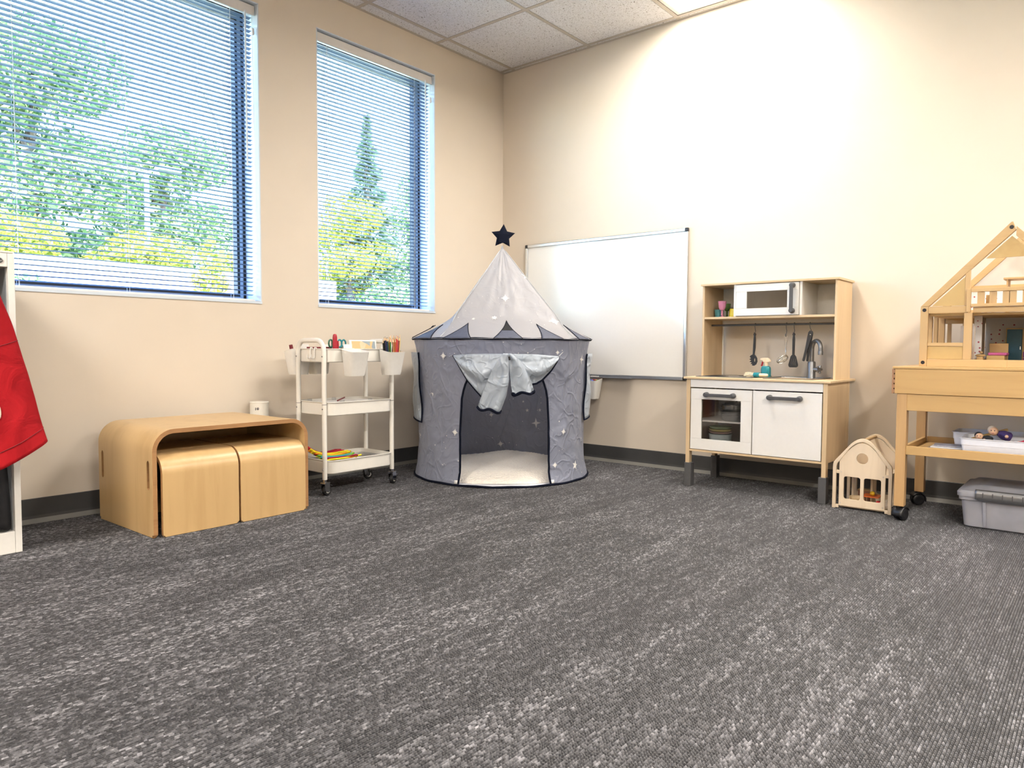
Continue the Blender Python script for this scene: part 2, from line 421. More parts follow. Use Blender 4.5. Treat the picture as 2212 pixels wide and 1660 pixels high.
# foliage
def leaves(name, c0, c1, c2):
    m, nt, out = nodes_of(name)
    g = nt.nodes.new('ShaderNodeNewGeometry')
    r = ramp(nt, g.outputs['Random Per Island'], [(0.0, c0), (0.55, c1), (1.0, c2)])
    d = N(nt, 'ShaderNodeBsdfDiffuse'); t = N(nt, 'ShaderNodeBsdfTranslucent')
    nt.links.new(r.outputs[0], d.inputs['Color']); nt.links.new(r.outputs[0], t.inputs['Color'])
    mx = N(nt, 'ShaderNodeMixShader'); mx.inputs[0].default_value = 0.35
    nt.links.new(d.outputs[0], mx.inputs[1]); nt.links.new(t.outputs[0], mx.inputs[2])
    nt.links.new(mx.outputs[0], out.inputs['Surface'])
leaves('leaf_green', (0.05, 0.11, 0.05), (0.15, 0.24, 0.09), (0.40, 0.44, 0.20))
leaves('leaf_yellow', (0.16, 0.22, 0.04), (0.36, 0.38, 0.06), (0.55, 0.46, 0.10))
leaves('leaf_conifer', (0.04, 0.09, 0.06), (0.11, 0.18, 0.10), (0.26, 0.32, 0.18))
plain('hill_grass', (0.42, 0.42, 0.26), 0.95, var=0.35, nscale=1.5)
for k in ('carpet_nodes',): M.pop(k, None)

# ------------------------------------------------------------------ mesh helpers
class MB:
    def __init__(s): s.v = []; s.f = []; s.mi = []
    def add(s, v, f, m=0):
        o = len(s.v)
        s.v += [tuple(p) for p in v]
        s.f += [tuple(i+o for i in q) for q in f]
        s.mi += [m]*len(f)
        return s
    def box(s, x0, x1, y0, y1, z0, z1, m=0):
        x0, x1 = sorted((x0, x1)); y0, y1 = sorted((y0, y1)); z0, z1 = sorted((z0, z1))
        v = [(x0,y0,z0),(x1,y0,z0),(x1,y1,z0),(x0,y1,z0),(x0,y0,z1),(x1,y0,z1),(x1,y1,z1),(x0,y1,z1)]
        f = [(3,2,1,0),(4,5,6,7),(0,1,5,4),(1,2,6,5),(2,3,7,6),(3,0,4,7)]
        return s.add(v, f, m)
    def obox(s, M4, sx, sy, sz, m=0):
        v = [M4 @ Vector((x*sx/2, y*sy/2, z*sz/2)) for z in (-1, 1) for x, y in ((-1,-1),(1,-1),(1,1),(-1,1))]
        f = [(3,2,1,0),(4,5,6,7),(0,1,5,4),(1,2,6,5),(2,3,7,6),(3,0,4,7)]
        return s.add(v, f, m)
    def beam(s, a, b, wd, dp, side=(1,0,0), m=0):
        """straight bar from a to b; wd across, dp along 'side'"""
        a, b = Vector(a), Vector(b); d = (b-a); L = d.length; d.normalize()
        sd = Vector(side); sd = (sd - d*sd.dot(d)).normalized(); n = d.cross(sd)
        M4 = Matrix((sd, n, d)).transposed().to_4x4(); M4.translation = (a+b)/2
        return s.obox(M4, dp, wd, L, m)
    def tube(s, pts, r, n=8, m=0, closed=False, caps=True):
        pts = [Vector(p) for p in pts]; k = len(pts)
        rs = r if isinstance(r, (list, tuple)) else [r]*k
        v = []; f = []; prev = None
        for i, p in enumerate(pts):
            if closed: t = pts[(i+1) % k] - pts[i-1]
            else: t = pts[min(i+1, k-1)] - pts[max(i-1, 0)]
            t.normalize()
            if prev is None:
                a = Vector((0,0,1)) if abs(t.z) < 0.9 else Vector((1,0,0))
                u = t.cross(a).normalized()
            else:
                u = (prev - t*prev.dot(t)).normalized()
            prev = u; w_ = t.cross(u)
            for j in range(n):
                an = 2*pi*j/n
                v.append(p + (u*cos(an) + w_*sin(an))*rs[i])
        for i in range(k if closed else k-1):
            i2 = (i+1) % k
            for j in range(n):
                j2 = (j+1) % n
                f.append((i*n+j, i*n+j2, i2*n+j2, i2*n+j))
        if caps and not closed:
            f.append(tuple(range(n-1, -1, -1))); f.append(tuple((k-1)*n+j for j in range(n)))
        return s.add(v, f, m)
    def lathe(s, prof, M4=None, n=24, m=0):
        M4 = M4 or Matrix()
        v = []; f = []
        for (r, z) in prof:
            for j in range(n):
                an = 2*pi*j/n
                v.append(M4 @ Vector((r*cos(an), r*sin(an), z)))
        for i in range(len(prof)-1):
            for j in range(n):
                j2 = (j+1) % n
                f.append((i*n+j, i*n+j2, (i+1)*n+j2, (i+1)*n+j))
        if prof[0][0] > 1e-5: f.append(tuple(range(n-1, -1, -1)))
        if prof[-1][0] > 1e-5: f.append(tuple((len(prof)-1)*n+j for j in range(n)))
        return s.add(v, f, m)
    def loft(s, loops, cap0=True, cap1=True, m=0):
        n = len(loops[0]); v = []; f = []
        for L in loops: v += L
        for i in range(len(loops)-1):
            for j in range(n):
                j2 = (j+1) % n
                f.append((i*n+j, i*n+j2, (i+1)*n+j2, (i+1)*n+j))
        if cap0: f.append(tuple(range(n-1, -1, -1)))
        if cap1: f.append(tuple((len(loops)-1)*n+j for j in range(n)))
        return s.add(v, f, m)
    def grid(s, fn, nu, nv, closeu=False, skip=None, m=0):
        v = []; f = []
        cu = nu if closeu else nu+1
        for i in range(cu):
            for j in range(nv+1): v.append(fn(i/nu, j/nv))
        for i in range(nu):
            for j in range(nv):
                if skip and skip(i, j): continue
                i2 = (i+1) % cu
                f.append((i*(nv+1)+j, i2*(nv+1)+j, i2*(nv+1)+j+1, i*(nv+1)+j+1))
        return s.add(v, f, m)
    def prism(s, poly, M4, d, m=0):
        """2D polygon in the XY of M4, extruded 0..d along its Z"""
        n = len(poly)
        v = [M4 @ Vector((x, y, 0)) for x, y in poly] + [M4 @ Vector((x, y, d)) for x, y in poly]
        f = [tuple(range(n-1, -1, -1)), tuple(range(n, 2*n))]
        f += [(j, (j+1) % n, n+(j+1) % n, n+j) for j in range(n)]
        return s.add(v, f, m)
    def sphere(s, c, r, n=12, k=8, sc=(1,1,1), m=0):
        v = []; f = []
        prof = [(sin(pi*i/k)*r, -cos(pi*i/k)*r) for i in range(k+1)]
        prof[0] = (1e-4*r, -r); prof[-1] = (1e-4*r, r)
        M4 = Matrix.Translation(Vector(c)) @ Matrix.Diagonal((*sc, 1))
        return s.lathe(prof, M4, n, m)

def plate(outlines, depth, M4, bevel=0.0):
    """flat board with holes (first outline is the edge), through a filled 2D curve"""
    cu = bpy.data.curves.new('tmp', 'CURVE'); cu.dimensions = '2D'; cu.fill_mode = 'BOTH'
    cu.extrude = depth/2; cu.bevel_depth = bevel; cu.bevel_resolution = 1
    for o in outlines:
        sp = cu.splines.new('POLY'); sp.points.add(len(o)-1); sp.use_cyclic_u = True
        for i, (x, y) in enumerate(o): sp.points[i].co = (x, y, 0, 1)
    ob = bpy.data.objects.new('tmp', cu); COL.objects.link(ob)
    dg = bpy.context.evaluated_depsgraph_get()
    me = bpy.data.meshes.new_from_object(ob.evaluated_get(dg))
    mb = MB(); mb.add([M4 @ v.co for v in me.vertices], [tuple(p.vertices) for p in me.polygons])
    bpy.data.objects.remove(ob); bpy.data.curves.remove(cu); bpy.data.meshes.remove(me)
    return mb

def rr(x0, x1, y0, y1, r, n=5):
    """rounded rectangle outline"""
    o = []
    for cx, cy, a0 in ((x1-r, y1-r, 0), (x0+r, y1-r, 90), (x0+r, y0+r, 180), (x1-r, y0+r, 270)):
        for i in range(n+1):
            a = radians(a0 + 90*i/n); o.append((cx+r*cos(a), cy+r*sin(a)))
    return o
def frame(o, ex, ey):
    """matrix with local X=ex, Y=ey, Z=ex x ey, origin o"""
    ex = Vector(ex).normalized(); ey = Vector(ey).normalized(); ez = ex.cross(ey)
    m4 = Matrix((ex, ey, ez)).transposed().to_4x4(); m4.translation = Vector(o)
    return m4
FRX = lambda x: frame((x, 0, 0), (0, -1, 0), (0, 0, 1))   # local x = -Y (to the right in the photo), local y = Z, local z = -X (towards the room)

def thing(name, label, cat, loc=(0,0,0), rz=0, group=None):
    o = bpy.data.objects.new(name, None); COL.objects.link(o)
    o.empty_display_size = 0.05
    o.location = loc; o.rotation_euler = (0, 0, rz)
    tag(o, label, cat, group)
    return o
def tag(o, label=None, cat=None, group=None, kind=None):
    if label: o['label'] = label
    if cat: o['category'] = cat
    if group: o['group'] = group
    if kind: o['kind'] = kind
    return o
def base_of(parent):
    p = parent
    while p.parent: p = p.parent
    return p
def obj(name, mb, mat, parent=None, bevel=0, seg=2, sub=0, solid=0, offset=0, world=True, smooth=True, angle=38, mats=None, rim=None, label=None, loc=None, kind=None):
    me = bpy.data.meshes.new(name)
    vs = mb.v
    if parent is not None and world:
        b0 = base_of(parent).location
        vs = [(x-b0.x, y-b0.y, z-b0.z) for x, y, z in vs]
    if loc is not None: vs = [(x-loc[0], y-loc[1], z-loc[2]) for x, y, z in vs]
    me.from_pydata(vs, [], mb.f)
    for k in (mats or [mat]): me.materials.append(M[k])
    if mats: me.polygons.foreach_set('material_index', mb.mi)
    me.update()
    bm = bmesh.new(); bm.from_mesh(me)
    if not solid: bmesh.ops.recalc_face_normals(bm, faces=bm.faces)
    bm.to_mesh(me); bm.free()
    if smooth:
        me.polygons.foreach_set('use_smooth', [True]*len(me.polygons))
        me.set_sharp_from_angle(angle=radians(angle))
    o = bpy.data.objects.new(name, me); COL.objects.link(o)
    if parent is not None: o.parent = parent
    if loc is not None: o.location = loc
    if solid:
        md = o.modifiers.new('thickness', 'SOLIDIFY'); md.thickness = solid; md.offset = offset
        if rim is not None: md.material_offset_rim = rim
    if sub:
        md = o.modifiers.new('smooth', 'SUBSURF'); md.levels = sub; md.render_levels = sub
    if bevel:
        md = o.modifiers.new('bevel', 'BEVEL'); md.width = bevel; md.segments = seg; md.limit_method = 'ANGLE'; md.angle_limit = radians(40); md.harden_normals = smooth
    if label: o['label'] = label
    if kind: o['kind'] = kind
    return o
def solo(name, mb, mat, label, cat, loc, group=None, **kw):
    """a thing that is one mesh; mb is in world coordinates, loc its base"""
    o = obj(name, mb, mat, None, loc=loc, **kw)
    return tag(o, label, cat, group)
def box(name, b, mat, parent=None, bevel=0.0015, **kw):
    return obj(name, MB().box(*b), mat, parent, bevel=bevel, **kw)
def copy_tree(o, parent=None):
    c = o.copy(); COL.objects.link(c); c.parent = parent
    for ch in [x for x in o.children]: copy_tree(ch, c)
    return c
def struct(name, mb, mat, parent=None, **kw):
    o = obj(name, mb, mat, parent, **kw)
    if parent is None: o['kind'] = 'structure'
    return o
def arc(c, r, a0, a1, n, z=None):
    return [(c[0]+r*cos(radians(a0+(a1-a0)*i/n)), c[1]+r*sin(radians(a0+(a1-a0)*i/n))) for i in range(n+1)]

# ------------------------------------------------------------------ room
H = 2.591
RX, RY = -5.6, -8.8                     # far ends of the room
WZ0, WZ1 = 0.925, 2.400                 # window sill / head
W1 = (-3.70, -1.859)
W2 = (-1.523, -0.652)
TW = 0.20                               # window-wall thickness
fl_mb = MB(); RP = 0.0060; k = 0; prev = None
yv = []
n_r = int(-RY/RP)+2
for r_ in range(n_r):
    for q in (0, .10, .25, .42, .5, .58, .75, .90):
        yv.append((-(r_+q)*RP, -0.0055*(1-abs(sin(pi*(r_+q+.5)))**.5)))      # round loop rows with narrow gaps
for y_, z_ in yv: fl_mb.v += [(RX, y_, z_), (0, y_, z_)]
for q in range(len(yv)-1): fl_mb.f.append((2*q+2, 2*q+3, 2*q+1, 2*q)); fl_mb.mi.append(0)
fl_mb.box(RX-.2, .2, RY-.2, TW, -0.2, -0.0065)
o = struct('floor', fl_mb, 'carpet', angle=80)
tag(o, 'charcoal and grey flecked ribbed loop carpet', 'carpet')

mb = MB()
for (a, b_) in ((RX-.15, W1[0]), (W1[1], W2[0]), (W2[1], 0.15)): mb.box(a, b_, 0, TW, 0, H+.1)
for a, b_ in (W1, W2):
    mb.box(a, b_, 0, TW, 0, WZ0); mb.box(a, b_, 0, TW, WZ1, H+.1)
wl = struct('wall_left', mb, 'wall_paint', smooth=False); tag(wl, 'cream painted wall with two recessed windows', 'wall')
wr = struct('wall_right', MB().box(0, .15, RY-.15, 0, 0, H+.1), 'wall_paint', smooth=False); tag(wr, 'cream painted wall carrying the whiteboard', 'wall')
o = struct('wall_back', MB().box(RX-.15, .15, RY-.15, RY, 0, H+.1), 'wall_paint', smooth=False); tag(o, 'cream painted wall behind the viewer', 'wall')
o = struct('wall_side', MB().box(RX-.15, RX, RY, 0, 0, H+.1), 'wall_paint', smooth=False); tag(o, 'cream painted wall at the far left end', 'wall')

# baseboards: rubber cove with paler toe
def baseboard(name, ax, label):
    prof = [(0, 0), (0.016, 0), (0.012, 0.006), (0.0055, 0.018), (0.004, 0.03), (0.004, 0.097), (0.002, 0.099), (0, 0.099)]
    mb = MB()
    def pt(t, d, z): return (t, -d, z) if ax == 'x' else (-d, t, z)
    a, b_ = (RX, 0) if ax == 'x' else (RY, 0)
    mb.loft([[pt(a, d, z) for d, z in prof], [pt(b_, d, z) for d, z in prof]])
    for i in range(len(mb.f)):
        zs = [mb.v[k][2] for k in mb.f[i]]
        mb.mi[i] = 1 if max(zs) <= 0.019 else 0
    o = struct(name, mb, None, mats=['baseboard_rubber', 'baseboard_lip'], smooth=False)
    tag(o, label, 'baseboard')
baseboard('baseboard_left', 'x', 'dark grey rubber cove base along the window wall')
baseboard('baseboard_right', 'y', 'dark grey rubber cove base along the whiteboard wall')

# ceiling: tee grid, lay-in tiles, troffers
TT = 0.6096
GX, GY = -0.042, -0.108
ceil = struct('ceiling', MB().box(RX-.15, .15, RY-.15, TW, H+.10, H+.22), 'grid_white', smooth=False)
tag(ceil, 'suspended ceiling of fissured white tiles in a tee grid', 'ceiling')
xs_ = [0] + [GX-TT*i for i in range(10)] + [RX]
ys_ = [0] + [GY-TT*j for j in range(15)] + [RY]
LIGHTS = []
LIGHTS = [(1, 3), (8, 3), (1, 8), (5, 8), (8, 8)]                    # each two tiles long (X) and one wide (Y)
lamp_cells = {(i+k, j) for i, j in LIGHTS for k in (0, 1)}
tile_mesh = None
def tile_bm(sx, sy):
    mb = MB(); e = 0.012; d = 0.005
    mb.box(-sx/2, sx/2, -sy/2, sy/2, 0.004, 0.018)
    mb.box(-sx/2+e, sx/2-e, -sy/2+e, sy/2-e, -0.003, 0.004)
    return mb
for i in range(len(xs_)-1):
    for j in range(len(ys_)-1):
        if (i, j) in lamp_cells: continue
        x1, x0 = xs_[i], xs_[i+1]; y1, y0 = ys_[j], ys_[j+1]
        full = 1 <= i < len(xs_)-2 and 1 <= j < len(ys_)-2
        c = ((x0+x1)/2, (y0+y1)/2, H)
        if full and tile_mesh is not None:
            o = bpy.data.objects.new('ceiling_tile', tile_mesh); COL.objects.link(o); o.parent = ceil
        else:
            if x1-x0 < 0.028 or y1-y0 < 0.028: continue
            o = obj('ceiling_tile', tile_bm(x1-x0-.004, y1-y0-.004), 'tile_board', ceil, world=False, smooth=False)
            if full: tile_mesh = o.data
        o.location = c
        if full: o.rotation_euler = (0, 0, random.choice((0, pi)))
for k, x in enumerate(xs_[1:-1]):
    mb = MB().box(x-.0115, x+.0115, RY, 0, H-.0035, H-.0025); mb.box(x-.001, x+.001, RY, 0, H-.0025, H+.03)
    obj('ceiling_runner', mb, 'grid_white', ceil, smooth=False)
for k, y in enumerate(ys_[1:-1]):
    mb = MB().box(RX, 0, y-.0115, y+.0115, H-.0036, H-.0026); mb.box(RX, 0, y-.001, y+.001, H-.0026, H+.03)
    obj('ceiling_runner', mb, 'grid_white', ceil, smooth=False)
for b_ in ((RX, 0, -.020, 0, H-.004, H-.002), (-.020, 0, RY, 0, H-.0042, H-.002), (RX, RX+.02, RY, 0, H-.004, H-.002), (RX, 0, RY, RY+.02, H-.004, H-.002)):
    box('wall_angle', b_, 'grid_white', ceil, bevel=0)

lamp_words = {(1, 3): 'warm white recessed ceiling light close to the whiteboard wall',
              (8, 3): 'recessed ceiling light at the far left end near the windows',
              (1, 8): 'recessed ceiling light along the whiteboard wall behind the viewer',
              (5, 8): 'recessed ceiling light over the carpet just behind the viewer',
              (8, 8): 'recessed ceiling light in the rear left of the room'}
for (i, j) in LIGHTS:
    x1, x0 = xs_[i], xs_[i+2]; y1, y0 = ys_[j], ys_[j+1]
    t = thing('ceiling_light', lamp_words[(i, j)], 'ceiling light', ((x0+x1)/2, (y0+y1)/2, H), group='recessed ceiling lights')
    x0 += .012; x1 -= .012; y0 += .012; y1 -= .012
    fr = MB()
    for b_ in ((x0, x1, y0, y0+.022), (x0, x1, y1-.022, y1), (x0, x0+.022, y0+.022, y1-.022), (x1-.022, x1, y0+.022, y1-.022)): fr.box(*b_, H, H+.004)
    obj('frame', fr, 'lamp_pan', t, smooth=False)
    pan = MB(); o0 = (x0+.022, x1-.022, y0+.022, y1-.022)
    L0 = [(o0[0], o0[2], H+.003), (o0[1], o0[2], H+.003), (o0[1], o0[3], H+.003), (o0[0], o0[3], H+.003)]
    L1 = [(o0[0]+.02, o0[2]+.05, H+.078), (o0[1]-.02, o0[2]+.05, H+.078), (o0[1]-.02, o0[3]-.05, H+.078), (o0[0]+.02, o0[3]-.05, H+.078)]
    pan.loft([L0, L1], cap0=False, cap1=True)
    obj('reflector', pan, 'lamp_pan', t, smooth=False)
    ln = MB(); ym = (y0+y1)/2
    def lensf(u, v, x0=x0, x1=x1, ym=ym):
        return (x0+.060+(x1-x0-.12)*u, ym-.205+.41*v, H+.0735-.012*sin(pi*v))
    ln.grid(lensf, 1, 10)
    obj('diffuser', ln, 'lamp_lens_dim' if (i, j) == (1, 3) else 'lamp_lens', t)

# windows: opening lining, frame, pane
def window(n, X, label):
    a, b_ = X
    lin = MB()     # plaster returns and sill lining
    e = 0.006
    lin.box(a, a+e, 0.0, .135, WZ0, WZ1); lin.box(b_-e, b_, 0.0, .135, WZ0, WZ1)
    lin.box(a, b_, 0.0, .135, WZ1-e, WZ1); lin.box(a, b_, -.004, .135, WZ0, WZ0+.012)
    wroot = struct('window_%d' % n, lin, 'reveal_daylit', smooth=False)
    tag(wroot, label, 'window')
    def ringbox(x0, x1, z0, z1, wd, y0, y1):
        mb = MB()
        mb.box(x0, x0+wd, y0, y1, z0, z1); mb.box(x1-wd, x1, y0, y1, z0, z1)
        mb.box(x0+wd, x1-wd, y0, y1, z0, z0+wd); mb.box(x0+wd, x1-wd, y0, y1, z1-wd, z1)
        return mb
    obj('frame_edge', ringbox(a, b_, WZ0, WZ1, .022, .138, .185), 'window_black', wroot, smooth=False)
    obj('frame', ringbox(a+.022, b_-.022, WZ0+.022, WZ1-.022, .016, .134, .185), 'window_grey', wroot, smooth=False)
    obj('gasket', ringbox(a+.038, b_-.038, WZ0+.038, WZ1-.038, .012, .140, .180), 'window_black', wroot, smooth=False)
    obj('pane', MB().box(a+.045, b_-.045, .158, .164, WZ0+.045, WZ1-.045), 'window_glass', wroot, smooth=False)
    return wroot
window(1, W1, 'wide recessed window above the plywood bench')
window(2, W2, 'narrow recessed window behind the white cart')

# venetian blinds
def blind(X, label, cords):
    a, b_ = X[0]+.014, X[1]-.014
    yc = 0.048
    t = thing('venetian_blind', label, 'blind', ((a+b_)/2, yc, WZ0+.013), group='venetian blinds')
    bz = t.location
    hr = MB().box(a, b_, yc-.018, yc+.018, WZ1-.046, WZ1-.010)
    obj('headrail', hr, 'rail_white', t, bevel=.002)
    box('valance', (a-.004, b_+.004, yc-.030, yc-.021, WZ1-.058, WZ1-.012), 'rail_white', t)
    box('bottom_rail', (a, b_, yc-.014, yc+.014, WZ0+.013, WZ0+.024), 'rail_white', t, bevel=.003)
    # one slat, shared
    sl = MB(); n = 4; wd = .025; tl = radians(6.5)
    top = []; bot = []
    for k in range(n+1):
        s_ = (k/n-.5); yy = s_*wd; zz = .0018*(1-4*s_*s_)
        y2 = yy*cos(tl) + zz*sin(tl); z2 = -yy*sin(tl) + zz*cos(tl)
        top.append((y2, z2+.0003)); bot.append((y2, z2-.0003))
    prof = top + bot[::-1]
    L = (b_-a)/2 - .002
    sl.loft([[(-L, y, z) for y, z in prof], [(L, y, z) for y, z in prof]])
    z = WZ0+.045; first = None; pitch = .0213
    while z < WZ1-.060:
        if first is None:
            first = obj('slat', sl, 'slat_backlit', t, world=False); s_ = first
        else:
            s_ = first.copy(); COL.objects.link(s_); s_.parent = t
        s_.location = (0, 0, z-bz.z)
        s_.rotation_euler = (radians(random.uniform(-.8, .8)), 0, 0)
        z += pitch
    for cx in cords:
        mb = MB()
        for dy in (-.0135, .0135): mb.tube([(cx, yc+dy, WZ0+.02), (cx, yc+dy, WZ1-.05)], .0007, 5)
        mb.tube([(cx+.006, yc, WZ0+.02), (cx+.006, yc, WZ1-.05)], .0008, 5)
        obj('ladder_cord', mb, 'cord_white', t)
    return t, b_, yc
t, b_, yc = blind(W1, 'white slatted blind in the wide window left of the pier', (-3.45, -2.9, -2.48, -1.99))
wd = MB().tube([(b_-.05, yc-.034, WZ1-.05), (b_-.048, yc-.036, WZ1-.80)], .004, 6)
obj('tilt_wand', wd, 'cord_white', t)
mb = MB().tube([(b_-.012, yc-.030, WZ1-.06), (b_-.006, yc-.030, WZ1-.62)], .0012, 5)
pc = obj('pull_cord', mb, 'cord_white', t)
obj('cord_tassel', MB().lathe([(.002, 0), (.006, -.004), (.007, -.028), (.004, -.034)], Matrix.Translation((b_-.006, yc-.030, WZ1-.12)), 10), 'rail_white', pc)
t, b_, yc = blind(W2, 'white slatted blind in the narrow window by the corner', (-1.43, -0.79))
wd = MB().tube([(b_-.055, yc-.034, WZ1-.05), (b_-.053, yc-.038, WZ1-1.02)], .0045, 6)
obj('tilt_wand', wd, 'cord_white', t)
mb = MB().tube([(b_-.014, yc-.030, WZ1-.06), (b_-.008, yc-.030, WZ1-.70)], .0012, 5)
pc = obj('pull_cord', mb, 'cord_white', t)
obj('cord_tassel', MB().lathe([(.002, 0), (.006, -.004), (.007, -.028), (.004, -.034)], Matrix.Translation((b_-.008, yc-.030, WZ1-.14)), 10), 'rail_white', pc)

# ------------------------------------------------------------------ bent-plywood bench and two stools
def shell(profile, w0, w1, put, t, nseg, slots, crn):
    """bent board: profile = list of (a, z); swept w0..w1; slots = (s0, s1, w0, w1) in metres along the profile / across"""
    L = [0]
    for p, q in zip(profile, profile[1:]): L.append(L[-1]+sqrt((p[0]-q[0])**2+(p[1]-q[1])**2))
    tot = L[-1]
    def at(s_):
        for k in range(len(L)-1):
            if s_ <= L[k+1]+1e-9:
                u = (s_-L[k])/(L[k+1]-L[k]); break
        return tuple(profile[k][i]+(profile[k+1][i]-profile[k][i])*u for i in (0, 1))
    S = set(L); Wd = {w0, w1}
    c2 = crn*(1-.7071)
    S |= {c2, crn, tot-c2, tot-crn}; Wd |= {w0+c2, w0+crn, w1-c2, w1-crn}
    for s0, s1, a, b_ in slots:
        e = (b_-a)/2
        S |= {s0, s0+e, s1-e, s1}; Wd |= {a, (a+b_)/2, b_}
    def uniq(q):
        q = sorted(q); o = [q[0]]
        for x in q[1:]:
            if x-o[-1] > 1e-4: o.append(x)
        return o
    S = uniq(S); Wd = uniq(Wd)
    mb = MB()
    for s_ in S:
        for x in Wd:
            s2, x2 = s_, x
            # round the four corners of the board
            for se, sg in ((0, 1), (tot, -1)):
                for we, wg in ((w0, 1), (w1, -1)):
                    ds, dw = (s_-se)*sg, (x-we)*wg
                    if ds < 1e-5 and dw < 1e-5: s2, x2 = se+sg*c2, we+wg*c2
            for s0, s1, a, b_ in slots:          # clip slot corners
                e = (b_-a)/2
                if (abs(s_-s0) < 1e-5 or abs(s_-s1) < 1e-5) and (abs(x-a) < 1e-5 or abs(x-b_) < 1e-5):
                    s2 = s0+e*.35 if abs(s_-s0) < 1e-5 else s1-e*.35
                    x2 = a+e*.35 if abs(x-a) < 1e-5 else b_-e*.35
            p = at(min(max(s2, 0), tot))
            mb.v.append(put(p[0], p[1], x2))
    nW = len(Wd)
    for i in range(len(S)-1):
        for j in range(nW-1):
            sc_, wc = (S[i]+S[i+1])/2, (Wd[j]+Wd[j+1])/2
            if any(s0 < sc_ < s1 and a < wc < b_ for s0, s1, a, b_ in slots): continue
            mb.f.append((i*nW+j, (i+1)*nW+j, (i+1)*nW+j+1, i*nW+j+1)); mb.mi.append(0)
    return mb, tot
def u_profile(a0, a1, h, r, n=10):
    p = [(a0, 0.001), (a0, h*.45), (a0, h-r)]
    p += [(a0+r-r*cos(pi/2*i/n), h-r+r*sin(pi/2*i/n)) for i in range(1, n+1)]
    p += [(a0+(a1-a0)*.5, h)]
    p += [(a1-r+r*sin(pi/2*i/n), h-r+r*cos(pi/2*i/n)) for i in range(0, n+1)]
    p += [(a1, h*.45), (a1, 0.001)]
    return p
bx0, bx1, by0, by1, bh = -2.680, -2.012, -0.607, -0.118, 0.402
t = thing('plywood_bench', 'large bent plywood bench bridging two smaller stools', 'bench', ((bx0+bx1)/2, (by0+by1)/2, 0))
mb, tot = shell(u_profile(bx0, bx1, bh, .082), by0, by1, lambda a, z, w_: (a, w_, z), .016, 10,
           [(.175, .285, by0+.028, by0+.048), (.175, .285, by1-.048, by1-.028),
            (1.315, 1.425, by0+.028, by0+.048), (1.315, 1.425, by1-.048, by1-.028)], .035)
mb.mi = [0]*len(mb.f)
sh = obj('shell', mb, None, t, solid=.017, offset=-1, mats=['birch_z', 'ply_edge'], rim=1, bevel=.0012, angle=50)
bp_ = [(x, z) for x, z in rr(bx0+.0175, bx1-.0175, -.05, bh-.0175, .066, 8) if z > .02]
bp_ = [(bx1-.0175, .02)]+bp_+[(bx0+.0175, .02)]
obj('back_panel', MB().prism(bp_, frame((0, by1-.006, 0), (1, 0, 0), (0, 0, 1)), .014), 'birch_x', t)
# stools nested inside
for k, (a, b_, lab) in enumerate(((-2.650, -2.346, 'small bent plywood stool in the left half of the bench, nearer the red jacket'),
                                  (-2.338, -2.034, 'small bent plywood stool in the right half of the bench, nearer the cart'))):
    y0, y1, hh_ = -.604, -.19, .293
    t = thing('plywood_stool', lab, 'stool', ((a+b_)/2, (y0+y1)/2, 0), group='nested plywood stools')
    c_ = (a+b_)/2
    ptot = .293*2 + (y1-y0) - 2*(2-pi/2)*.06
    sl = (.293+.06+.045)
    mb, tot = shell(u_profile(y0, y1, hh_, .058), a, b_, lambda yy, z, w_: (w_, yy, z), .014, 8,
               [(.36, .385, c_-.05, c_+.05), (tot*0+.60, .625, c_-.05, c_+.05)], .030)
    obj('shell', mb, None, t, solid=.015, offset=(-1), mats=['birch_z', 'ply_edge'], rim=1, bevel=.001, angle=50)

# tall roll of paper standing between the bench and the wall
mb = MB().lathe([(.013, .425), (.013, 0.002), (.043, 0.002), (.044, .01), (.044, .432), (.046, .4335), (.046, .437), (.044, .439), (.020, .438), (.013, .434), (.013, .425)], Matrix.Translation((-1.918, -.062, 0)), 28)
rl = solo('paper_roll', mb, 'roll_white', 'tall white paper roll standing behind the bench against the wall', 'paper roll', (-1.918, -.062, 0))
mk = MB().tube([(-1.9185-.028+.0045*cos(a), -.062-.0355, .407+.0045*sin(a)) for a in [i*pi/5 for i in range(10)]], .0016, 5, closed=True)
mk.box(-1.955, -1.953, -.0900, -.0880, .400, .412)
obj('printed_mark', mk, 'ink_dark', rl)

# ------------------------------------------------------------------ white utility cart
cx0, cx1, cy0, cy1 = -1.812, -1.372, -.445, -.205
cart = thing('utility_cart', 'white three-tier metal utility cart on casters by the window wall', 'cart', ((cx0+cx1)/2, (cy0+cy1)/2, 0))
fy, by_ = -.432, -.222
for xe in (cx0+.012, cx1-.012):
    pts = [(xe, fy, .078)] + [(xe, fy, z) for z in (.3, .5, .69)]
    r_ = .052
    pts += [(xe, fy+r_-r_*cos(radians(a)), .69+.0+r_*sin(radians(a))) for a in (20, 40, 60, 75, 90)]
    pts += [(xe, by_-r_+r_*sin(radians(a)), .69+r_*cos(radians(a))) for a in (0, 15, 30, 50, 70, 90)]
    pts += [(xe, by_, z) for z in (.5, .3, .078)]
    fr = obj('end_frame', MB().tube(pts, .0115, 12), 'white_metal', cart)
    for yy in (fy, by_):
        for z in (.665, .415, .125):
            d = -1 if xe < -1.6 else 1
            M4 = frame((xe+d*.0105, yy, z), (0, 1, 0), (0, 0, d)) 
            obj('screw', MB().lathe([(.0001, .003), (.003, .0025), (.0042, 0)], M4, 8), 'dark_steel', fr)
        obj('sleeve_joint', MB().lathe([(.0119, .435), (.0119, .437)], Matrix.Translation((xe, yy, 0)), 12), 'handle_grey', fr)
def tub(loops2d, m=0, cap_last=True, cap_first=True):
    """loops2d: list of (outline, z)"""
    mb = MB(); mb.loft([[(x, y, z) for x, y in o] for o, z in loops2d], cap0=cap_first, cap1=cap_last, m=m)
    return mb
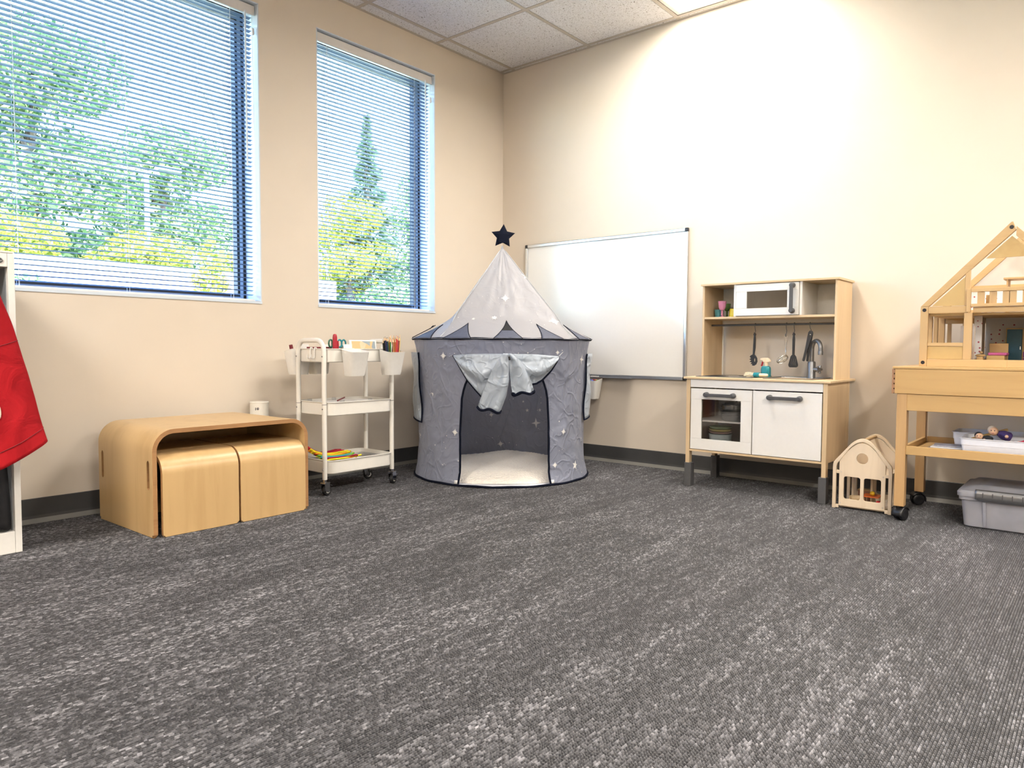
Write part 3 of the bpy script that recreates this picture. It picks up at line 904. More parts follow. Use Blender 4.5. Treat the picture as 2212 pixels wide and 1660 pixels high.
def tray_mb(x0, x1, y0, y1, z0, z1, r, th=.002, rim=.004):
    A = lambda g: rr(x0-g, x1+g, y0-g, y1+g, r+g if r+g > .001 else .001, 6)
    return tub([(A(-.004), z0), (A(0), z0+.004), (A(0), z1-.005), (A(rim), z1-.004), (A(rim+.001), z1-.001), (A(rim), z1), (A(-th), z1), (A(-th), z0+.006), (A(-.006), z0+.003)])
for z1 in (.703, .447, .168):
    tx0, tx1 = cx0+.024, cx1-.024
    obj('tray', tray_mb(tx0, tx1, cy0-.012, cy1+.012, z1-.066, z1, .038), 'white_metal', cart)
for xe in (cx0+.012, cx1-.012):
    for yy in (fy, by_):
        ang = radians(random.uniform(-40, 40))+(.6 if yy == fy else 0)
        cs = MB(); cs.lathe([(.0095, .066), (.0095, .080)], Matrix.Translation((xe, yy, 0)), 10)
        M4 = Matrix.Translation((xe, yy, 0)) @ Matrix.Rotation(ang, 4, 'Z')
        cs.obox(M4 @ Matrix.Translation((.003, 0, .0625)), .034, .030, .005)
        for s_ in (-1, 1): cs.prism([(-.010, .024), (.012, .016), (.020, .024), (.018, .062), (-.014, .062)], M4 @ frame((0, s_*.013-.001, 0), (1, 0, 0), (0, 0, 1)), -.002)
        cs.obox(M4 @ Matrix.Translation((.036, 0, .047)) @ Matrix.Rotation(.3, 4, 'Y'), .018, .016, .003)
        c_ = obj('caster', cs, 'chrome', cart)
        MW = M4 @ Matrix.Translation((.011, 0, .0255)) @ Matrix.Rotation(pi/2, 4, 'X')
        obj('wheel', MB().lathe([(.012, -.009), (.022, -.009), (.0252, -.005), (.0252, .005), (.022, .009), (.012, .009)], MW, 24), 'black_rubber', c_)
        obj('hub', MB().lathe([(.0001, -.0105), (.004, -.0105), (.005, -.0096), (.0135, -.0096), (.0135, .0096), (.005, .0096), (.004, .0105), (.0001, .0105)], MW, 20), 'white_plastic', c_)

# hooks and hanging cups on the cart
hk = None
for k, yy in enumerate((-.352, -.318)):
    x_ = cx0+.024-.0065
    pts = [(x_+.010, yy, .692), (x_+.008, yy, .707), (x_, yy, .707), (x_-.002, yy, .70), (x_-.002, yy, .664)] + [(x_-.002-.009*(1-cos(radians(a))), yy, .664-.009*sin(radians(a))) for a in (30, 60, 90, 120, 150, 180)] + [(x_-.020, yy, .674)]
    t = solo('cart_hook', MB().tube(pts, .0030, 8), 'white_plastic', ['white plastic hook on the cart end, nearer the wall window', 'white plastic hook on the cart end, nearer the room'][1-k], 'hook', (x_, yy, .66), group='plastic hooks on the cart end')
def hanging_cup(c, ax, label, top=.700):
    """c: centre (x,y) of the cup; ax: unit vector pointing away from the tray"""
    t = thing('hanging_cup', label, 'cup', (c[0], c[1], top-.128), group='white cups hanging on the cart')
    ex = Vector((-ax[1], ax[0], 0)); ey = Vector((ax[0], ax[1], 0))
    def L(hw, d0, d1, r, z):
        return [(c[0]+ex.x*a+ey.x*b2, c[1]+ex.y*a+ey.y*b2, z) for a, b2 in rr(-hw, hw, d0, d1, r, 5)]
    mb = MB(); z0 = top-.128
    mb.loft([L(.036, -.030, .022, .012, z0+.002), L(.041, -.036, .028, .014, z0), L(.0435, -.037, .031, .016, z0+.008), L(.0575, -.038, .047, .018, top-.016), L(.058, -.038, .048, .018, top-.014),
             L(.0565, -.0365, .0465, .017, top-.014), L(.042, -.034, .029, .014, z0+.010), L(.038, -.030, .024, .010, z0+.006)], cap0=True, cap1=True)
    # raise the wall side and slant the rim
    for k, v in enumerate(mb.v):
        rel = (v[0]-c[0])*ey.x+(v[1]-c[1])*ey.y
        if v[2] > z0+.09: mb.v[k] = (v[0], v[1], v[2]+max(0, (.048-rel)/.086)*.016)
    bd = obj('body', mb, 'white_plastic', t)
    cl = MB(); M4 = frame((c[0]+ey.x*-.040, c[1]+ey.y*-.040, top+.004), ex, ey)
    cl.obox(M4 @ Matrix.Translation((0, -.006, 0)), .05, .018, .003); cl.obox(M4 @ Matrix.Translation((0, -.0145, -.010)), .05, .002, .020)
    obj('clip', cl, 'white_plastic', t)
    return t
TF = cy0-.012; TBk = cy1+.012
hanging_cup((-1.672, TF-.044), (0, -1), 'empty white plastic cup hanging on the cart front, left of the pencils')
cupP = (-1.442, TF-.044)
hanging_cup(cupP, (0, -1), 'white plastic cup full of coloured pencils on the cart front')
cupL = (-1.752, TBk+.044)
hanging_cup(cupL, (0, 1), 'white plastic cup holding a red marker at the back left of the cart')
hanging_cup((-1.632, TBk+.044), (0, 1), 'white plastic cup on the wall side of the cart, seen below the top tray')
# red marker poking out of the left back cup
mk = MB(); a_ = Vector((cupL[0]-.015, cupL[1], .600)); b_ = Vector((cupL[0]-.045, cupL[1]-.005, .722))
d_ = (b_-a_).normalized()
mk.tube([a_, a_+d_*.105], .0085, 12)
rm = solo('red_marker', mk, 'red_paint', 'red felt marker leaning in the back left cart cup', 'marker', tuple(a_))
obj('cap', MB().tube([a_+d_*.1055, a_+d_*.124], [.0092, .0088], 12), 'maroon', rm)

# coloured pencils
pc_cols = [('navy', (0.015, 0.02, 0.07)), ('dark green', (0.02, 0.10, 0.03)), ('green', (0.04, 0.19, 0.05)), ('orange', (0.72, 0.22, 0.02)), ('white', (0.78, 0.75, 0.70)), ('brown', (0.25, 0.10, 0.04)),
           ('tan', (0.48, 0.24, 0.09)), ('red', (0.50, 0.03, 0.04)), ('dark red', (0.24, 0.02, 0.03)), ('yellow', (0.85, 0.58, 0.02)), ('black', (0.015, 0.015, 0.018)), ('olive', (0.16, 0.15, 0.05)), ('rust', (0.42, 0.11, 0.03))]
for nm, c in pc_cols: plain('pencil_'+nm.replace(' ', '_'), c, 0.35, var=0.03)
wood('pencil_wood', (0.68, 0.47, 0.27), (0.58, 0.38, 0.20), 'z', 3.0, 0.6)
random.seed(11)
order = ['navy', 'navy', 'dark green', 'green', 'orange', 'white', 'brown', 'tan', 'rust', 'red', 'red', 'dark red', 'yellow', 'black', 'black', 'olive', 'tan', 'brown', 'dark red', 'olive', 'orange', 'dark green', 'rust', 'red', 'black', 'tan']
for k, nm in enumerate(order):
    u = (k % 13)/12; row = k//13
    bx = cupP[0]-.030+.060*u; byy = cupP[1]-.012+.024*row
    tx = cupP[0]-.046+.098*u+random.uniform(-.004, .004)
    a_ = Vector((bx, byy, .584)); b_ = Vector((tx, byy+random.uniform(-.008, .008)+.006, .756+.012*u+random.uniform(-.008, .010)))
    d_ = (b_-a_).normalized(); L_ = (b_-a_).length
    o = solo('coloured_pencil', MB().tube([a_, b_-d_*.020], .0036, 6), 'pencil_'+nm.replace(' ', '_'), '%s coloured pencil in the white cup on the cart' % nm, 'pencil', tuple(a_), group='%s pencils in the cart cup' % nm, angle=20)
    tp = MB().tube([b_-d_*.020, b_-d_*.006], [.0036, .0015], 6); obj('wood_tip', tp, 'pencil_wood', o)
    obj('lead', MB().tube([b_-d_*.006, b_], [.0015, .0003], 6), 'pencil_'+nm.replace(' ', '_'), o)

# top tray contents
fz = .703-.060
def scissors(c, ang, mat, name, label, tall=.0):
    t = thing(name, label, 'scissors', (c[0], c[1], fz))
    M4 = Matrix.Translation((c[0], c[1], fz)) @ Matrix.Rotation(ang, 4, 'Z')
    for s_, zz in ((-1, 0), (1, 0)):
        lp = [(.016*s_+.014*cos(a), .016*0 + .003*s_, .085+tall+.019*sin(a)) for a in [i*2*pi/14 for i in range(14)]]
        obj('handle', MB().tube([M4 @ Vector(p) for p in lp], .0042, 7, closed=True), mat, t)
        bl = MB(); bl.prism([(-.006*s_, .070+tall), (.004*s_, .070+tall), (.003*s_, .03), (0, .004)], M4 @ frame((0, .003*s_, 0), (1, 0, 0), (0, 0, 1)), .0015)
        obj('blade', bl, 'steel', t)
    return t
scissors((-1.655, -.300), .25, 'green_dark', 'green_scissors', 'green handled scissors standing in the cart top tray beside red handle')
scissors((-1.590, -.290), .1, 'teal_paint', 'teal_scissors', 'teal handled scissors standing in the cart top tray beside paint box')
t = thing('hole_punch', 'tall red handled tool standing in the cart top tray', 'tool', (-1.672, -.345, fz))
mb = MB().loft([[(-1.672+x*sx, -.345+y*sx, z) for x, y in rr(-.011, .011, -.008, .008, .006, 4)] for z, sx in ((fz, .8), (fz+.05, 1), (fz+.115, 1.0), (fz+.128, .8), (fz+.132, .4))])
obj('grip', mb, 'red_paint', t)
obj('lever', MB().tube([(-1.659, -.345, fz+.03), (-1.655, -.345, fz+.08), (-1.657, -.345, fz+.098)], .006, 8), 'red_paint', t)
mb = MB().obox(Matrix.Translation((-1.705, -.268, fz+.034)) @ Matrix.Rotation(.05, 4, 'Z'), .150, .016, .068)
nb = solo('notebook', mb, 'maroon', 'dark red notebook standing in the cart top tray', 'notebook', (-1.705, -.268, fz), bevel=.002)
M4 = Matrix.Translation((-1.490, -.335, fz+.052)) @ Matrix.Rotation(-.12, 4, 'X')
t = thing('paint_box', 'white framed watercolour box with printed lid in the cart top tray', 'paint box', (-1.478, -.325, fz))
obj('case', MB().obox(M4, .175, .014, .104), 'white_plastic', t, bevel=.005)
obj('printed_lid', MB().obox(M4 @ Matrix.Translation((0, -.0078, .006)), .148, .0016, .078), 'paint_print', t)
mb = MB().obox(Matrix.Translation((-1.450, -.275, fz+.048)), .12, .010, .096)
solo('sketch_card', mb, 'clear_green', 'pale green card behind the watercolour box in the cart', 'card', (-1.45, -.275, fz), bevel=.001)

# middle tray contents
mz = .447-.060
t = thing('clear_case', 'clear plastic case with raised clips in the cart middle tray', 'case', (-1.62, -.33, mz))
obj('shell', tub([(rr(-1.77, -1.44, -.425, -.235, .012), mz), (rr(-1.775, -1.435, -.43, -.23, .014), mz+.048), (rr(-1.772, -1.438, -.427, -.233, .012), mz+.048), (rr(-1.767, -1.443, -.422, -.238, .012), mz+.003)]), 'clear_plastic', t)
for x_, y_ in ((-1.60, -.236), (-1.69, -.424), (-1.52, -.425), (-1.745, -.236)):
    box('clip', (x_-.011, x_+.011, y_-.004, y_+.004, mz+.040, mz+.066), 'clear_plastic', t)
a_ = Vector((-1.700, -.400, mz+.062)); b_ = Vector((-1.605, -.330, mz+.070))
solo('maroon_pen', MB().tube([a_, b_], .0035, 8), 'maroon', 'thin maroon pen lying across the clear case in the middle tray', 'pen', tuple(a_))
solo('paper_sheet', MB().box(-1.76, -1.45, -.415, -.245, mz+.0505, mz+.053), 'paper_white', 'white paper sheets lying on the clear case in middle tray', 'paper', (-1.6, -.33, mz+.05))

# bottom tray : chenille stems
bz = .168-.060
stem_cols = [('yellow', (0.90, 0.74, 0.02)), ('red', (0.55, 0.02, 0.03)), ('orange', (0.85, 0.28, 0.01)), ('amber', (0.85, 0.45, 0.01)), ('green', (0.16, 0.42, 0.06)), ('dark red', (0.30, 0.01, 0.03)), ('grey', (0.42, 0.48, 0.52)), ('blue', (0.03, 0.22, 0.40)), ('black', (0.02, 0.02, 0.03)), ('lime', (0.48, 0.62, 0.05))]
for nm, c in stem_cols: plain('stem_'+nm.replace(' ', '_'), c, 0.9, var=0.15, nscale=300)
random.seed(5)
seq = ['grey', 'red', 'dark red', 'orange', 'red', 'red', 'orange', 'amber', 'yellow', 'yellow', 'amber', 'yellow', 'black', 'red', 'orange', 'yellow', 'green', 'green', 'lime', 'green', 'blue', 'yellow', 'red', 'dark red', 'orange', 'yellow']
for k, nm in enumerate(seq):
    v = k/(len(seq)-1)
    yb = -.245-.175*v; lay = (k % 3)
    z0 = bz+.052+.009*lay*(1-.6*v)
    e_ = random.uniform(-.03, .03)
    lift = .055*(1-v)**1.2
    pts = [(-1.782, yb+.01, z0+lift), (-1.755, yb+.005, z0+lift*.45+.004), (-1.71, yb-.002, z0+.004), (-1.65, yb+e_*.3, z0+.003*random.random()), (-1.60, yb+e_*.6, z0+.006), (-1.565+random.uniform(-.03, .012), yb+e_, z0+.012*random.random())]
    solo('pipe_cleaner', MB().tube(pts, .0042, 6), 'stem_'+nm.replace(' ', '_'), '%s pipe cleaner in the bottom tray of the cart' % nm, 'pipe cleaner', (-1.67, yb, bz), group='%s pipe cleaners in the cart' % nm)
t = thing('clear_box', 'low clear plastic box in the cart bottom tray', 'box', (-1.49, -.33, bz))
obj('shell', tub([(rr(-1.775, -1.415, -.435, -.225, .012), bz), (rr(-1.78, -1.41, -.44, -.22, .014), bz+.044), (rr(-1.777, -1.413, -.437, -.223, .012), bz+.044), (rr(-1.772, -1.418, -.432, -.228, .012), bz+.003)]), 'clear_plastic', t)
box('clip', (-1.61, -1.588, -.228, -.220, bz+.036, bz+.066), 'clear_plastic', t)
mb = MB().obox(Matrix.Translation((-1.485, -.335, bz+.020)) @ Matrix.Rotation(.25, 4, 'Z') @ Matrix.Rotation(.05, 4, 'Y'), .11, .15, .012)
solo('paper_pad', mb, 'paper_white', 'white paper pad lying right of the pipe cleaners', 'paper', (-1.485, -.335, bz), bevel=.001)

# ------------------------------------------------------------------ play tent
TC = (-0.736, -0.628); TR_ = radians(-49.65)
tent = thing('play_tent', 'grey star-print castle play tent with pale pointed roof and navy star', 'tent', (TC[0], TC[1], 0), TR_)
RING_Z, TIP_Z, RING_R = .757, 1.268, .502
def wall_r(z):
    pts = [(0, .490), (.02, .487), (.07, .474), (.15, .468), (.35, .467), (.55, .474), (.70, .486), (.757, .495)]
    for (a, ra), (b, rb) in zip(pts, pts[1:]):
        if z <= b: return ra+(rb-ra)*(z-a)/(b-a)
    return .495
def wall_wrk(ph, z):
    """creases of the loose cloth"""
    q = Vector((ph*2.2, z*4.5, 3.1))
    n1 = mnoise.noise(q); n2 = mnoise.noise(Vector((ph*7+n1*1.5, z*9-n1*2, 8.2)))
    n3 = abs(mnoise.noise(Vector((ph*11+z*9, z*14-ph*6, 1.7))))
    edge = min(1, z/.05)*min(1, (.757-z)/.05)
    return (.006*n1+.005*n2-.006*n3)*max(0, edge)
def wall_pt(phd, z, off=0, wr=True):
    ph = radians(phd); r = wall_r(z)+off+(wall_wrk(ph, z) if wr else 0)
    return (r*sin(ph), -r*cos(ph), z)
DL, DR, DZ, DT = -26.6, 31.6, .33, .675       # door edges (deg), straight height, arch top
DM, DH = (DL+DR)/2, (DR-DL)/2
def door_top(phd):
    u = min(1, abs(phd-DM)/DH)
    return DZ+(DT-DZ)*(1-u**2.2)**(1/2.2) if u < 1 else DZ
mb = MB()
mb.grid(lambda u, v: wall_pt(DR+(360-(DR-DL))*u, RING_Z*v), 220, 56)
mb.grid(lambda u, v: wall_pt(DL+(DR-DL)*u, door_top(DL+(DR-DL)*u)+(RING_Z-door_top(DL+(DR-DL)*u))*v), 60, 22)
tw = obj('wall_fabric', mb, 'tent_wall_cloth', tent, world=False, angle=180)
# roof
RIBS = (-40, 50, 140, 230)
def roof_r(phd, t):
    """t=0 ring .. 1 tip : square pyramid draped over a round hoop"""
    d = min(abs((phd-r0+180) % 360-180) for r0 in RIBS)          # degrees to the nearest rib
    poly = cos(radians(45))/cos(radians(45-d))
    s_ = min(1, t/.30); s_ = s_*s_*(3-2*s_)
    flare = .055*(1-min(1, t/.22))**2
    base = (RING_R-.055)*(1-t)+flare + .008
    return base*(1+(poly*1.10-1)*s_*.92)
def roof_pt(phd, z, off=0):
    t = (z-RING_Z)/(TIP_Z-RING_Z); ph = radians(phd)
    wrk = .005*mnoise.noise(Vector((phd*.05, z*7, 2.0)))+.004*mnoise.noise(Vector((phd*.13, z*16, 5.0)))
    wrk *= min(1, t/.1)*min(1, (1-t)/.1)
    r = roof_r(phd, t)+off+wrk
    return (r*sin(ph), -r*cos(ph), z)
mb = MB()
mb.grid(lambda u, v: roof_pt(360*u, RING_Z+(TIP_Z-RING_Z)*v), 144, 46, closeu=True)
rf = obj('roof_fabric', mb, 'tent_roof_cloth', tent, world=False, angle=180)
for a in RIBS:
    obj('roof_seam', MB().tube([roof_pt(a, RING_Z+.01+(TIP_Z-RING_Z-.02)*k/14, .001) for k in range(15)], .0018, 6), 'fabric_lining', tent, world=False)
# navy hoops
def hoop(z, r, rad, name, mat='navy'):
    return obj(name, MB().tube([(r*sin(2*pi*k/72), -r*cos(2*pi*k/72), z+.0015*sin(k*1.3)) for k in range(72)], rad, 8, closed=True), mat, tent, world=False)
hoop(RING_Z, RING_R, .0055, 'roof_hoop'); hoop(.006, .491, .006, 'base_hoop')
# scalloped triangle flaps round the hoop
flags = [(-58.1, -68.1, -46, .832), (-27.4, -36.0, -17.6, .837), (4.3, -4.3, 11.9, .852), (29.8, 23.5, 38.3, .834), (58.4, 53, 68.5, .833), (-100, -110, -90, .835), (95, 87, 105, .835), (128, 120, 137, .835), (165, 157, 175, .835), (-132, -141, -123, .835), (-163, -172, -153, .835)]
for k, (ap, b0, b1, za) in enumerate(flags):
    def ff(u, v, ap=ap, b0=b0, b1=b1, za=za):
        vv = v; z = RING_Z+.002+(za-RING_Z)*vv
        w_ = (1-vv)**1.25
        lo = ap+(b0-ap)*w_; hi = ap+(b1-ap)*w_
        return roof_pt(lo+(hi-lo)*u, z, .004)
    mb = MB().grid(ff, 8, 10)
    fo = obj('roof_flap', mb, 'slate', tent, world=False, solid=.0015)
    ed = MB().tube([ff(0, v/10) for v in range(11)]+[ff(1, 1-v/10) for v in range(1, 11)], .0022, 6)
    obj('piping', ed, 'navy', fo, world=False)
    if k == 2:
        def f2(u, v):
            p = ff(u, .42+.57*v); q = Vector(p); n_ = Vector((p[0], p[1], 0)).normalized()
            return tuple(q+n_*.002)
        obj('opening_shade', MB().grid(f2, 8, 6), 'trouser_black', fo, world=False)  # black patch painting the shade of a hole, nothing is cut out
# bow ties at the left of the hoop
obj('tie_cord', MB().tube([roof_pt(-80, .765, .01), roof_pt(-77, .79, .014), roof_pt(-73, .815, .02), roof_pt(-70, .832, .024)], .0022, 6).tube([roof_pt(-72, .812, .016), roof_pt(-76, .826, .03), roof_pt(-78, .832, .034)], .002, 6), 'navy', tent, world=False)
# star finial
sr = .070
star2 = [((sr if i % 2 == 0 else sr*.52)*sin(pi*i/5), (sr if i % 2 == 0 else sr*.52)*cos(pi*i/5)) for i in range(10)]
SM = frame((.004, 0, 1.338), (1, 0, 0), (0, .10, 1)) @ Matrix.Rotation(radians(-3), 4, 'Z')
mb = MB(); nst = 10
mb.add([SM @ Vector((x, y, .002)) for x, y in star2]+[SM @ Vector((x, y, -.002)) for x, y in star2]+[SM @ Vector((0, 0, .013)), SM @ Vector((0, 0, -.013))],
       [(k, (k+1) % 10, 20) for k in range(10)]+[(10+(k+1) % 10, 10+k, 21) for k in range(10)]+[(k, 10+k, 10+(k+1) % 10, (k+1) % 10) for k in range(10)])
sf = obj('star_finial', mb, 'navy', tent, world=False, angle=20, bevel=.001)
obj('sewn_patch', MB().prism([(-.022, -.030), (.022, -.030), (.022, .022), (-.022, .022)], SM @ Matrix.Translation((0, -.01, .0085)), .004), 'navy', sf, world=False, bevel=.001)
obj('tip_loop', MB().tube([(0, 0, 1.255), (0, 0, 1.285)], [.012, .004], 10), 'tent_roof_cloth', tent, world=False)
# poles
for a in RIBS:
    ph = radians(a); pts = [(.450*sin(ph), -.450*cos(ph), .01), (.446*sin(ph), -.446*cos(ph), .4), (.470*sin(ph), -.470*cos(ph), .75)]
    obj('pole', MB().tube(pts, .005, 8), 'black_plastic', tent, world=False)
# floor sheet
mb = MB().grid(lambda u, v: (.484*v*sin(2*pi*u), -.484*v*cos(2*pi*u), .004+.003*(v > .93)), 72, 6, closeu=True)
obj('floor_sheet', mb, 'tent_floor', tent, world=False, solid=.002)
# door piping
for sd in (0, 1):
    pts = []
    a = DL if sd == 0 else DR
    for k in range(12): pts.append(wall_pt(a, .012+(DZ-.012)*k/11, .002))
    for k in range(1, 22):
        u = 1-(k/21)**1.0*0.98
        ph = DM+(a-DM)*u
        pts.append(wall_pt(ph, door_top(ph), .002))
    obj('door_piping', MB().tube(pts, .0055, 7), 'navy', tent, world=False)
for a in (DL-1.6, DR+1.6):
    obj('label_tab', MB().grid(lambda u, v, a=a: wall_pt(a+2.4*(u-.5), .012+.018*v, .003), 2, 2), 'print_white', tent, world=False, solid=.001)

# rolled-up door: two swags and two hanging tails
def swag(name, edge, cen, folds):
    """cloth hanging from a top line between edge[0] and the knot; lower outline given"""
    def f(u, v):
        # u: 0 outer corner .. 1 knot ; v: 0 top line .. 1 bottom outline
        k = u*(len(edge)-1); i = min(int(k), len(edge)-2); w_ = k-i
        pb = [edge[i][j]+(edge[i+1][j]-edge[i][j])*w_ for j in (0, 1)]
        pt_ = [edge[0][0]+(cen[0]-edge[0][0])*u, edge[0][1]+(cen[1]-edge[0][1])*u+.004*sin(pi*u)]
        ph = pt_[0]+(pb[0]-pt_[0])*v; z = pt_[1]+(pb[1]-pt_[1])*v
        puff = .012+.030*sin(pi*min(1, v*1.02))*sin(pi*u)**.6
        puff += .011*sin(v*folds*pi+u*2.6)*sin(pi*u)*(.4+.6*v)+.006*abs(sin(v*7+u*5))*sin(pi*u)+.004*mnoise.noise(Vector((u*6, v*7, 3)))
        if v > .97: puff = max(.010, puff-.006)
        return wall_pt(ph, z, puff, False)
    o = obj(name, MB().grid(f, 30, 26), 'tent_flap_cloth', tent, world=False, solid=.0012, angle=180)
    obj('piping', MB().tube([f(u/30, 1) for u in range(0, 31)], .0058, 7), 'navy', o, world=False)
    return o
swag('door_flap', [(-29.8, .672), (-25, .608), (-20.1, .545), (-16, .505), (-11.7, .464), (-7, .50), (-2, .56), (2.2, .655)], (2.7, .680), 4.2)
swag('door_flap', [(36.4, .668), (35.2, .640), (31.0, .592), (25.6, .549), (21.5, .530), (17, .525), (11, .56), (4.5, .655)], (3.6, .680), 3.6)
def tail(name, stations, thick, seedv, gather):
    """stations: list of (phi_left, phi_right, z) from knot to hem"""
    def f(u, v):
        k = v*(len(stations)-1); i = min(int(k), len(stations)-2); w_ = k-i
        L_ = [stations[i][j]+(stations[i+1][j]-stations[i][j])*w_ for j in (0, 1, 2, 3)]
        a = 2*pi*u
        c_, h_ = (L_[0]+L_[1])/2, (L_[1]-L_[0])/2
        ph = c_-h_*cos(a)
        z = L_[2]+(L_[3]-L_[2])*(.5-.5*cos(a))
        th = thick*(.35+.65*min(1, v*1.6))
        off = .040+th*sin(a)+.009*sin(3*a+seedv)*min(1, v*2)+.005*sin(5*a+v*4)*v+.004*mnoise.noise(Vector((u*7, v*6, seedv)))
        gz = .006*sin(4*a+seedv)*v
        return wall_pt(ph, z+gz, off, False)
    o = obj(name, MB().grid(f, 36, 22, closeu=True), 'tent_flap_cloth', tent, world=False, solid=.0012, angle=180)
    obj('piping', MB().tube([f(u/36, 1) for u in range(36)], .0072, 7, closed=True), 'navy', o, world=False)
    return o
tail('door_tail', [(1.2, 3.6, .684, .682), (-3.2, 4.4, .63, .625), (-6.6, 4.6, .565, .555), (-10.4, 3.0, .48, .47), (-13.3, -.4, .408, .390)], .020, 1.0, 1)
tail('door_tail', [(3.2, 5.4, .682, .682), (4.2, 11.0, .64, .642), (4.8, 15.2, .575, .588), (5.4, 17.4, .52, .535), (6.2, 18.8, .478, .490)], .016, 2.4, 1)
obj('knot', MB().sphere((*wall_pt(3.2, .676, .040, False)[:2], .674), .008, 12, 8, (1, 1, 1.2)), 'tent_flap_cloth', tent, world=False)
obj('knot_toggle', MB().tube([wall_pt(4.0, .668, .058, False), wall_pt(4.4, .650, .060, False)], .005, 8), 'black_plastic', tent, world=False)
for pts in ([(-30, .672, .012), (-33.5, .664, .004)], [(36.4, .668, .012), (40.5, .690, .004)]):
    obj('tie_cord', MB().tube([wall_pt(a, z, o_, False) for a, z, o_ in pts], .0016, 5), 'fabric_lining', tent, world=False)
# rolled window covers on both sides
def side_cover(a0, a1, ztop, zbot, slant):
    def f(u, v):
        ph = a0+(a1-a0)*u+slant*v; z = ztop+(zbot-ztop)*v-.028*u*v
        off = .012+.022*sin(pi*u)*(.5+.5*v)+.004*sin(v*9+u*4)
        return wall_pt(ph, z, off, False)
    o = obj('window_cover', MB().grid(f, 8, 18), 'tent_flap_cloth', tent, world=False, solid=.0012, angle=180)
    obj('piping', MB().tube([f(1, v/18) for v in range(19)]+[f(1-u/8, 1) for u in range(1, 9)]+[f(0, 1-v/18) for v in range(1, 9)], .0048, 6), 'navy', o, world=False)
side_cover(-88, -66, .684, .335, 2)
side_cover(90, 71, .680, .345, 0)
# printed stars and dots (inner and outer face of the cloth)
def star_patch(phd, z, r, npt, inner, surf, rot, off, name='printed_star'):
    c = Vector(surf(phd, z, off)); e1 = (Vector(surf(phd+1, z, off))-c).normalized(); e2 = (Vector(surf(phd, z+.01, off))-c).normalized()
    mb = MB(); pts = []
    for i in range(2*npt):
        rr_ = r if i % 2 == 0 else r*inner
        if npt == 8 and i % 4 == 2: rr_ = r*.62
        a = pi*i/npt+rot
        R0 = max(.2, sqrt(surf(phd, z, 0)[0]**2+surf(phd, z, 0)[1]**2))
        pts.append((rr_*sin(a), rr_*cos(a)))
    vs = [surf(phd, z, off)]
    for x, y in pts:
        for s_ in (.5, 1): vs.append(surf(phd+math.degrees(x*s_/R0), z+y*s_*(e2.z if e2.z > .2 else 1), off))
    n_ = 2*npt; fs = []
    for i in range(n_):
        i2 = (i+1) % n_
        fs.append((0, 1+2*i, 1+2*i2)); fs.append((1+2*i, 2+2*i, 2+2*i2, 1+2*i2))
    mb.add(vs, fs)
    return obj(name, mb, 'print_white', tent, world=False, angle=180)
for ph, z, r, n_, inn, rot in ((-37.9, .668, .017, 8, .42, 0), (63.9, .650, .024, 4, .32, .1), (-50.8, .479, .023, 5, .40, .3), (-73.9, .226, .018, 5, .4, .2), (-30.5, .275, .016, 8, .45, .1), (-39.1, .091, .016, 7, .42, 0), (44, .272, .016, 8, .42, .15), (56.1, .084, .022, 5, .40, .25), (36.6, .102, .015, 8, .42, 0), (-83, .068, .017, 5, .4, 0), (36.4, .688, .012, 8, .42, 0),
                                (120, .5, .02, 5, .4, 0), (-120, .4, .02, 5, .4, 0), (100, .3, .02, 8, .42, 0)):
    star_patch(ph, z, r*1.25, n_, inn, wall_pt, rot, .0022)
for ph, z, r, n_ in ((-162, .291, .014, 8), (-171.6, .286, .014, 8), (152.6, .239, .026, 4), (-179, .10, .018, 8), (149.2, .322, .010, 5), (159.8, .317, .010, 5), (163.1, .372, .007, 5)):
    star_patch(ph, z, r*1.25, n_, .42 if n_ != 4 else .3, wall_pt, .1, -.0022)
for ph, z, r, n_, rot in ((4.8, .977, .021, 8, 0), (-7.3, .868, .016, 7, 0), (-25.6, .862, .009, 5, 0), (53, 1.105, .026, 5, .3), (46, .852, .023, 8, 0), (-52, .774, .010, 8, 0), (-62, .971, .018, 5, 0)):
    star_patch(ph, z, r*1.2, n_, .42, roof_pt, rot, .0025)
random.seed(3)
mb = MB()
def dot(surf, ph, z, r, off):
    R0 = .45; vs = [surf(ph+math.degrees(r*sin(2*pi*i/6)/R0), z+r*cos(2*pi*i/6), off) for i in range(6)]
    mb.add(vs, [tuple(range(6))])
for k in range(150):
    ph = random.uniform(-100, 100); z = random.uniform(.03, .74)
    if DL-1 < ph < DR+1 and z < door_top(ph)+.01: continue
    dot(wall_pt, ph, z, random.choice((.0018, .0022, .0026, .0036)), .0022)
for k in range(40): dot(wall_pt, random.uniform(140, 215), random.uniform(.06, .5), random.choice((.0014, .002, .0028)), -.0022)
for k in range(60):
    ph = random.uniform(-75, 85); z = random.uniform(.80, 1.2); dot(roof_pt, ph, z, random.choice((.0014, .002, .0028)), .0025)
obj('printed_dots', mb, 'print_white', tent, world=False, smooth=False, kind='stuff')

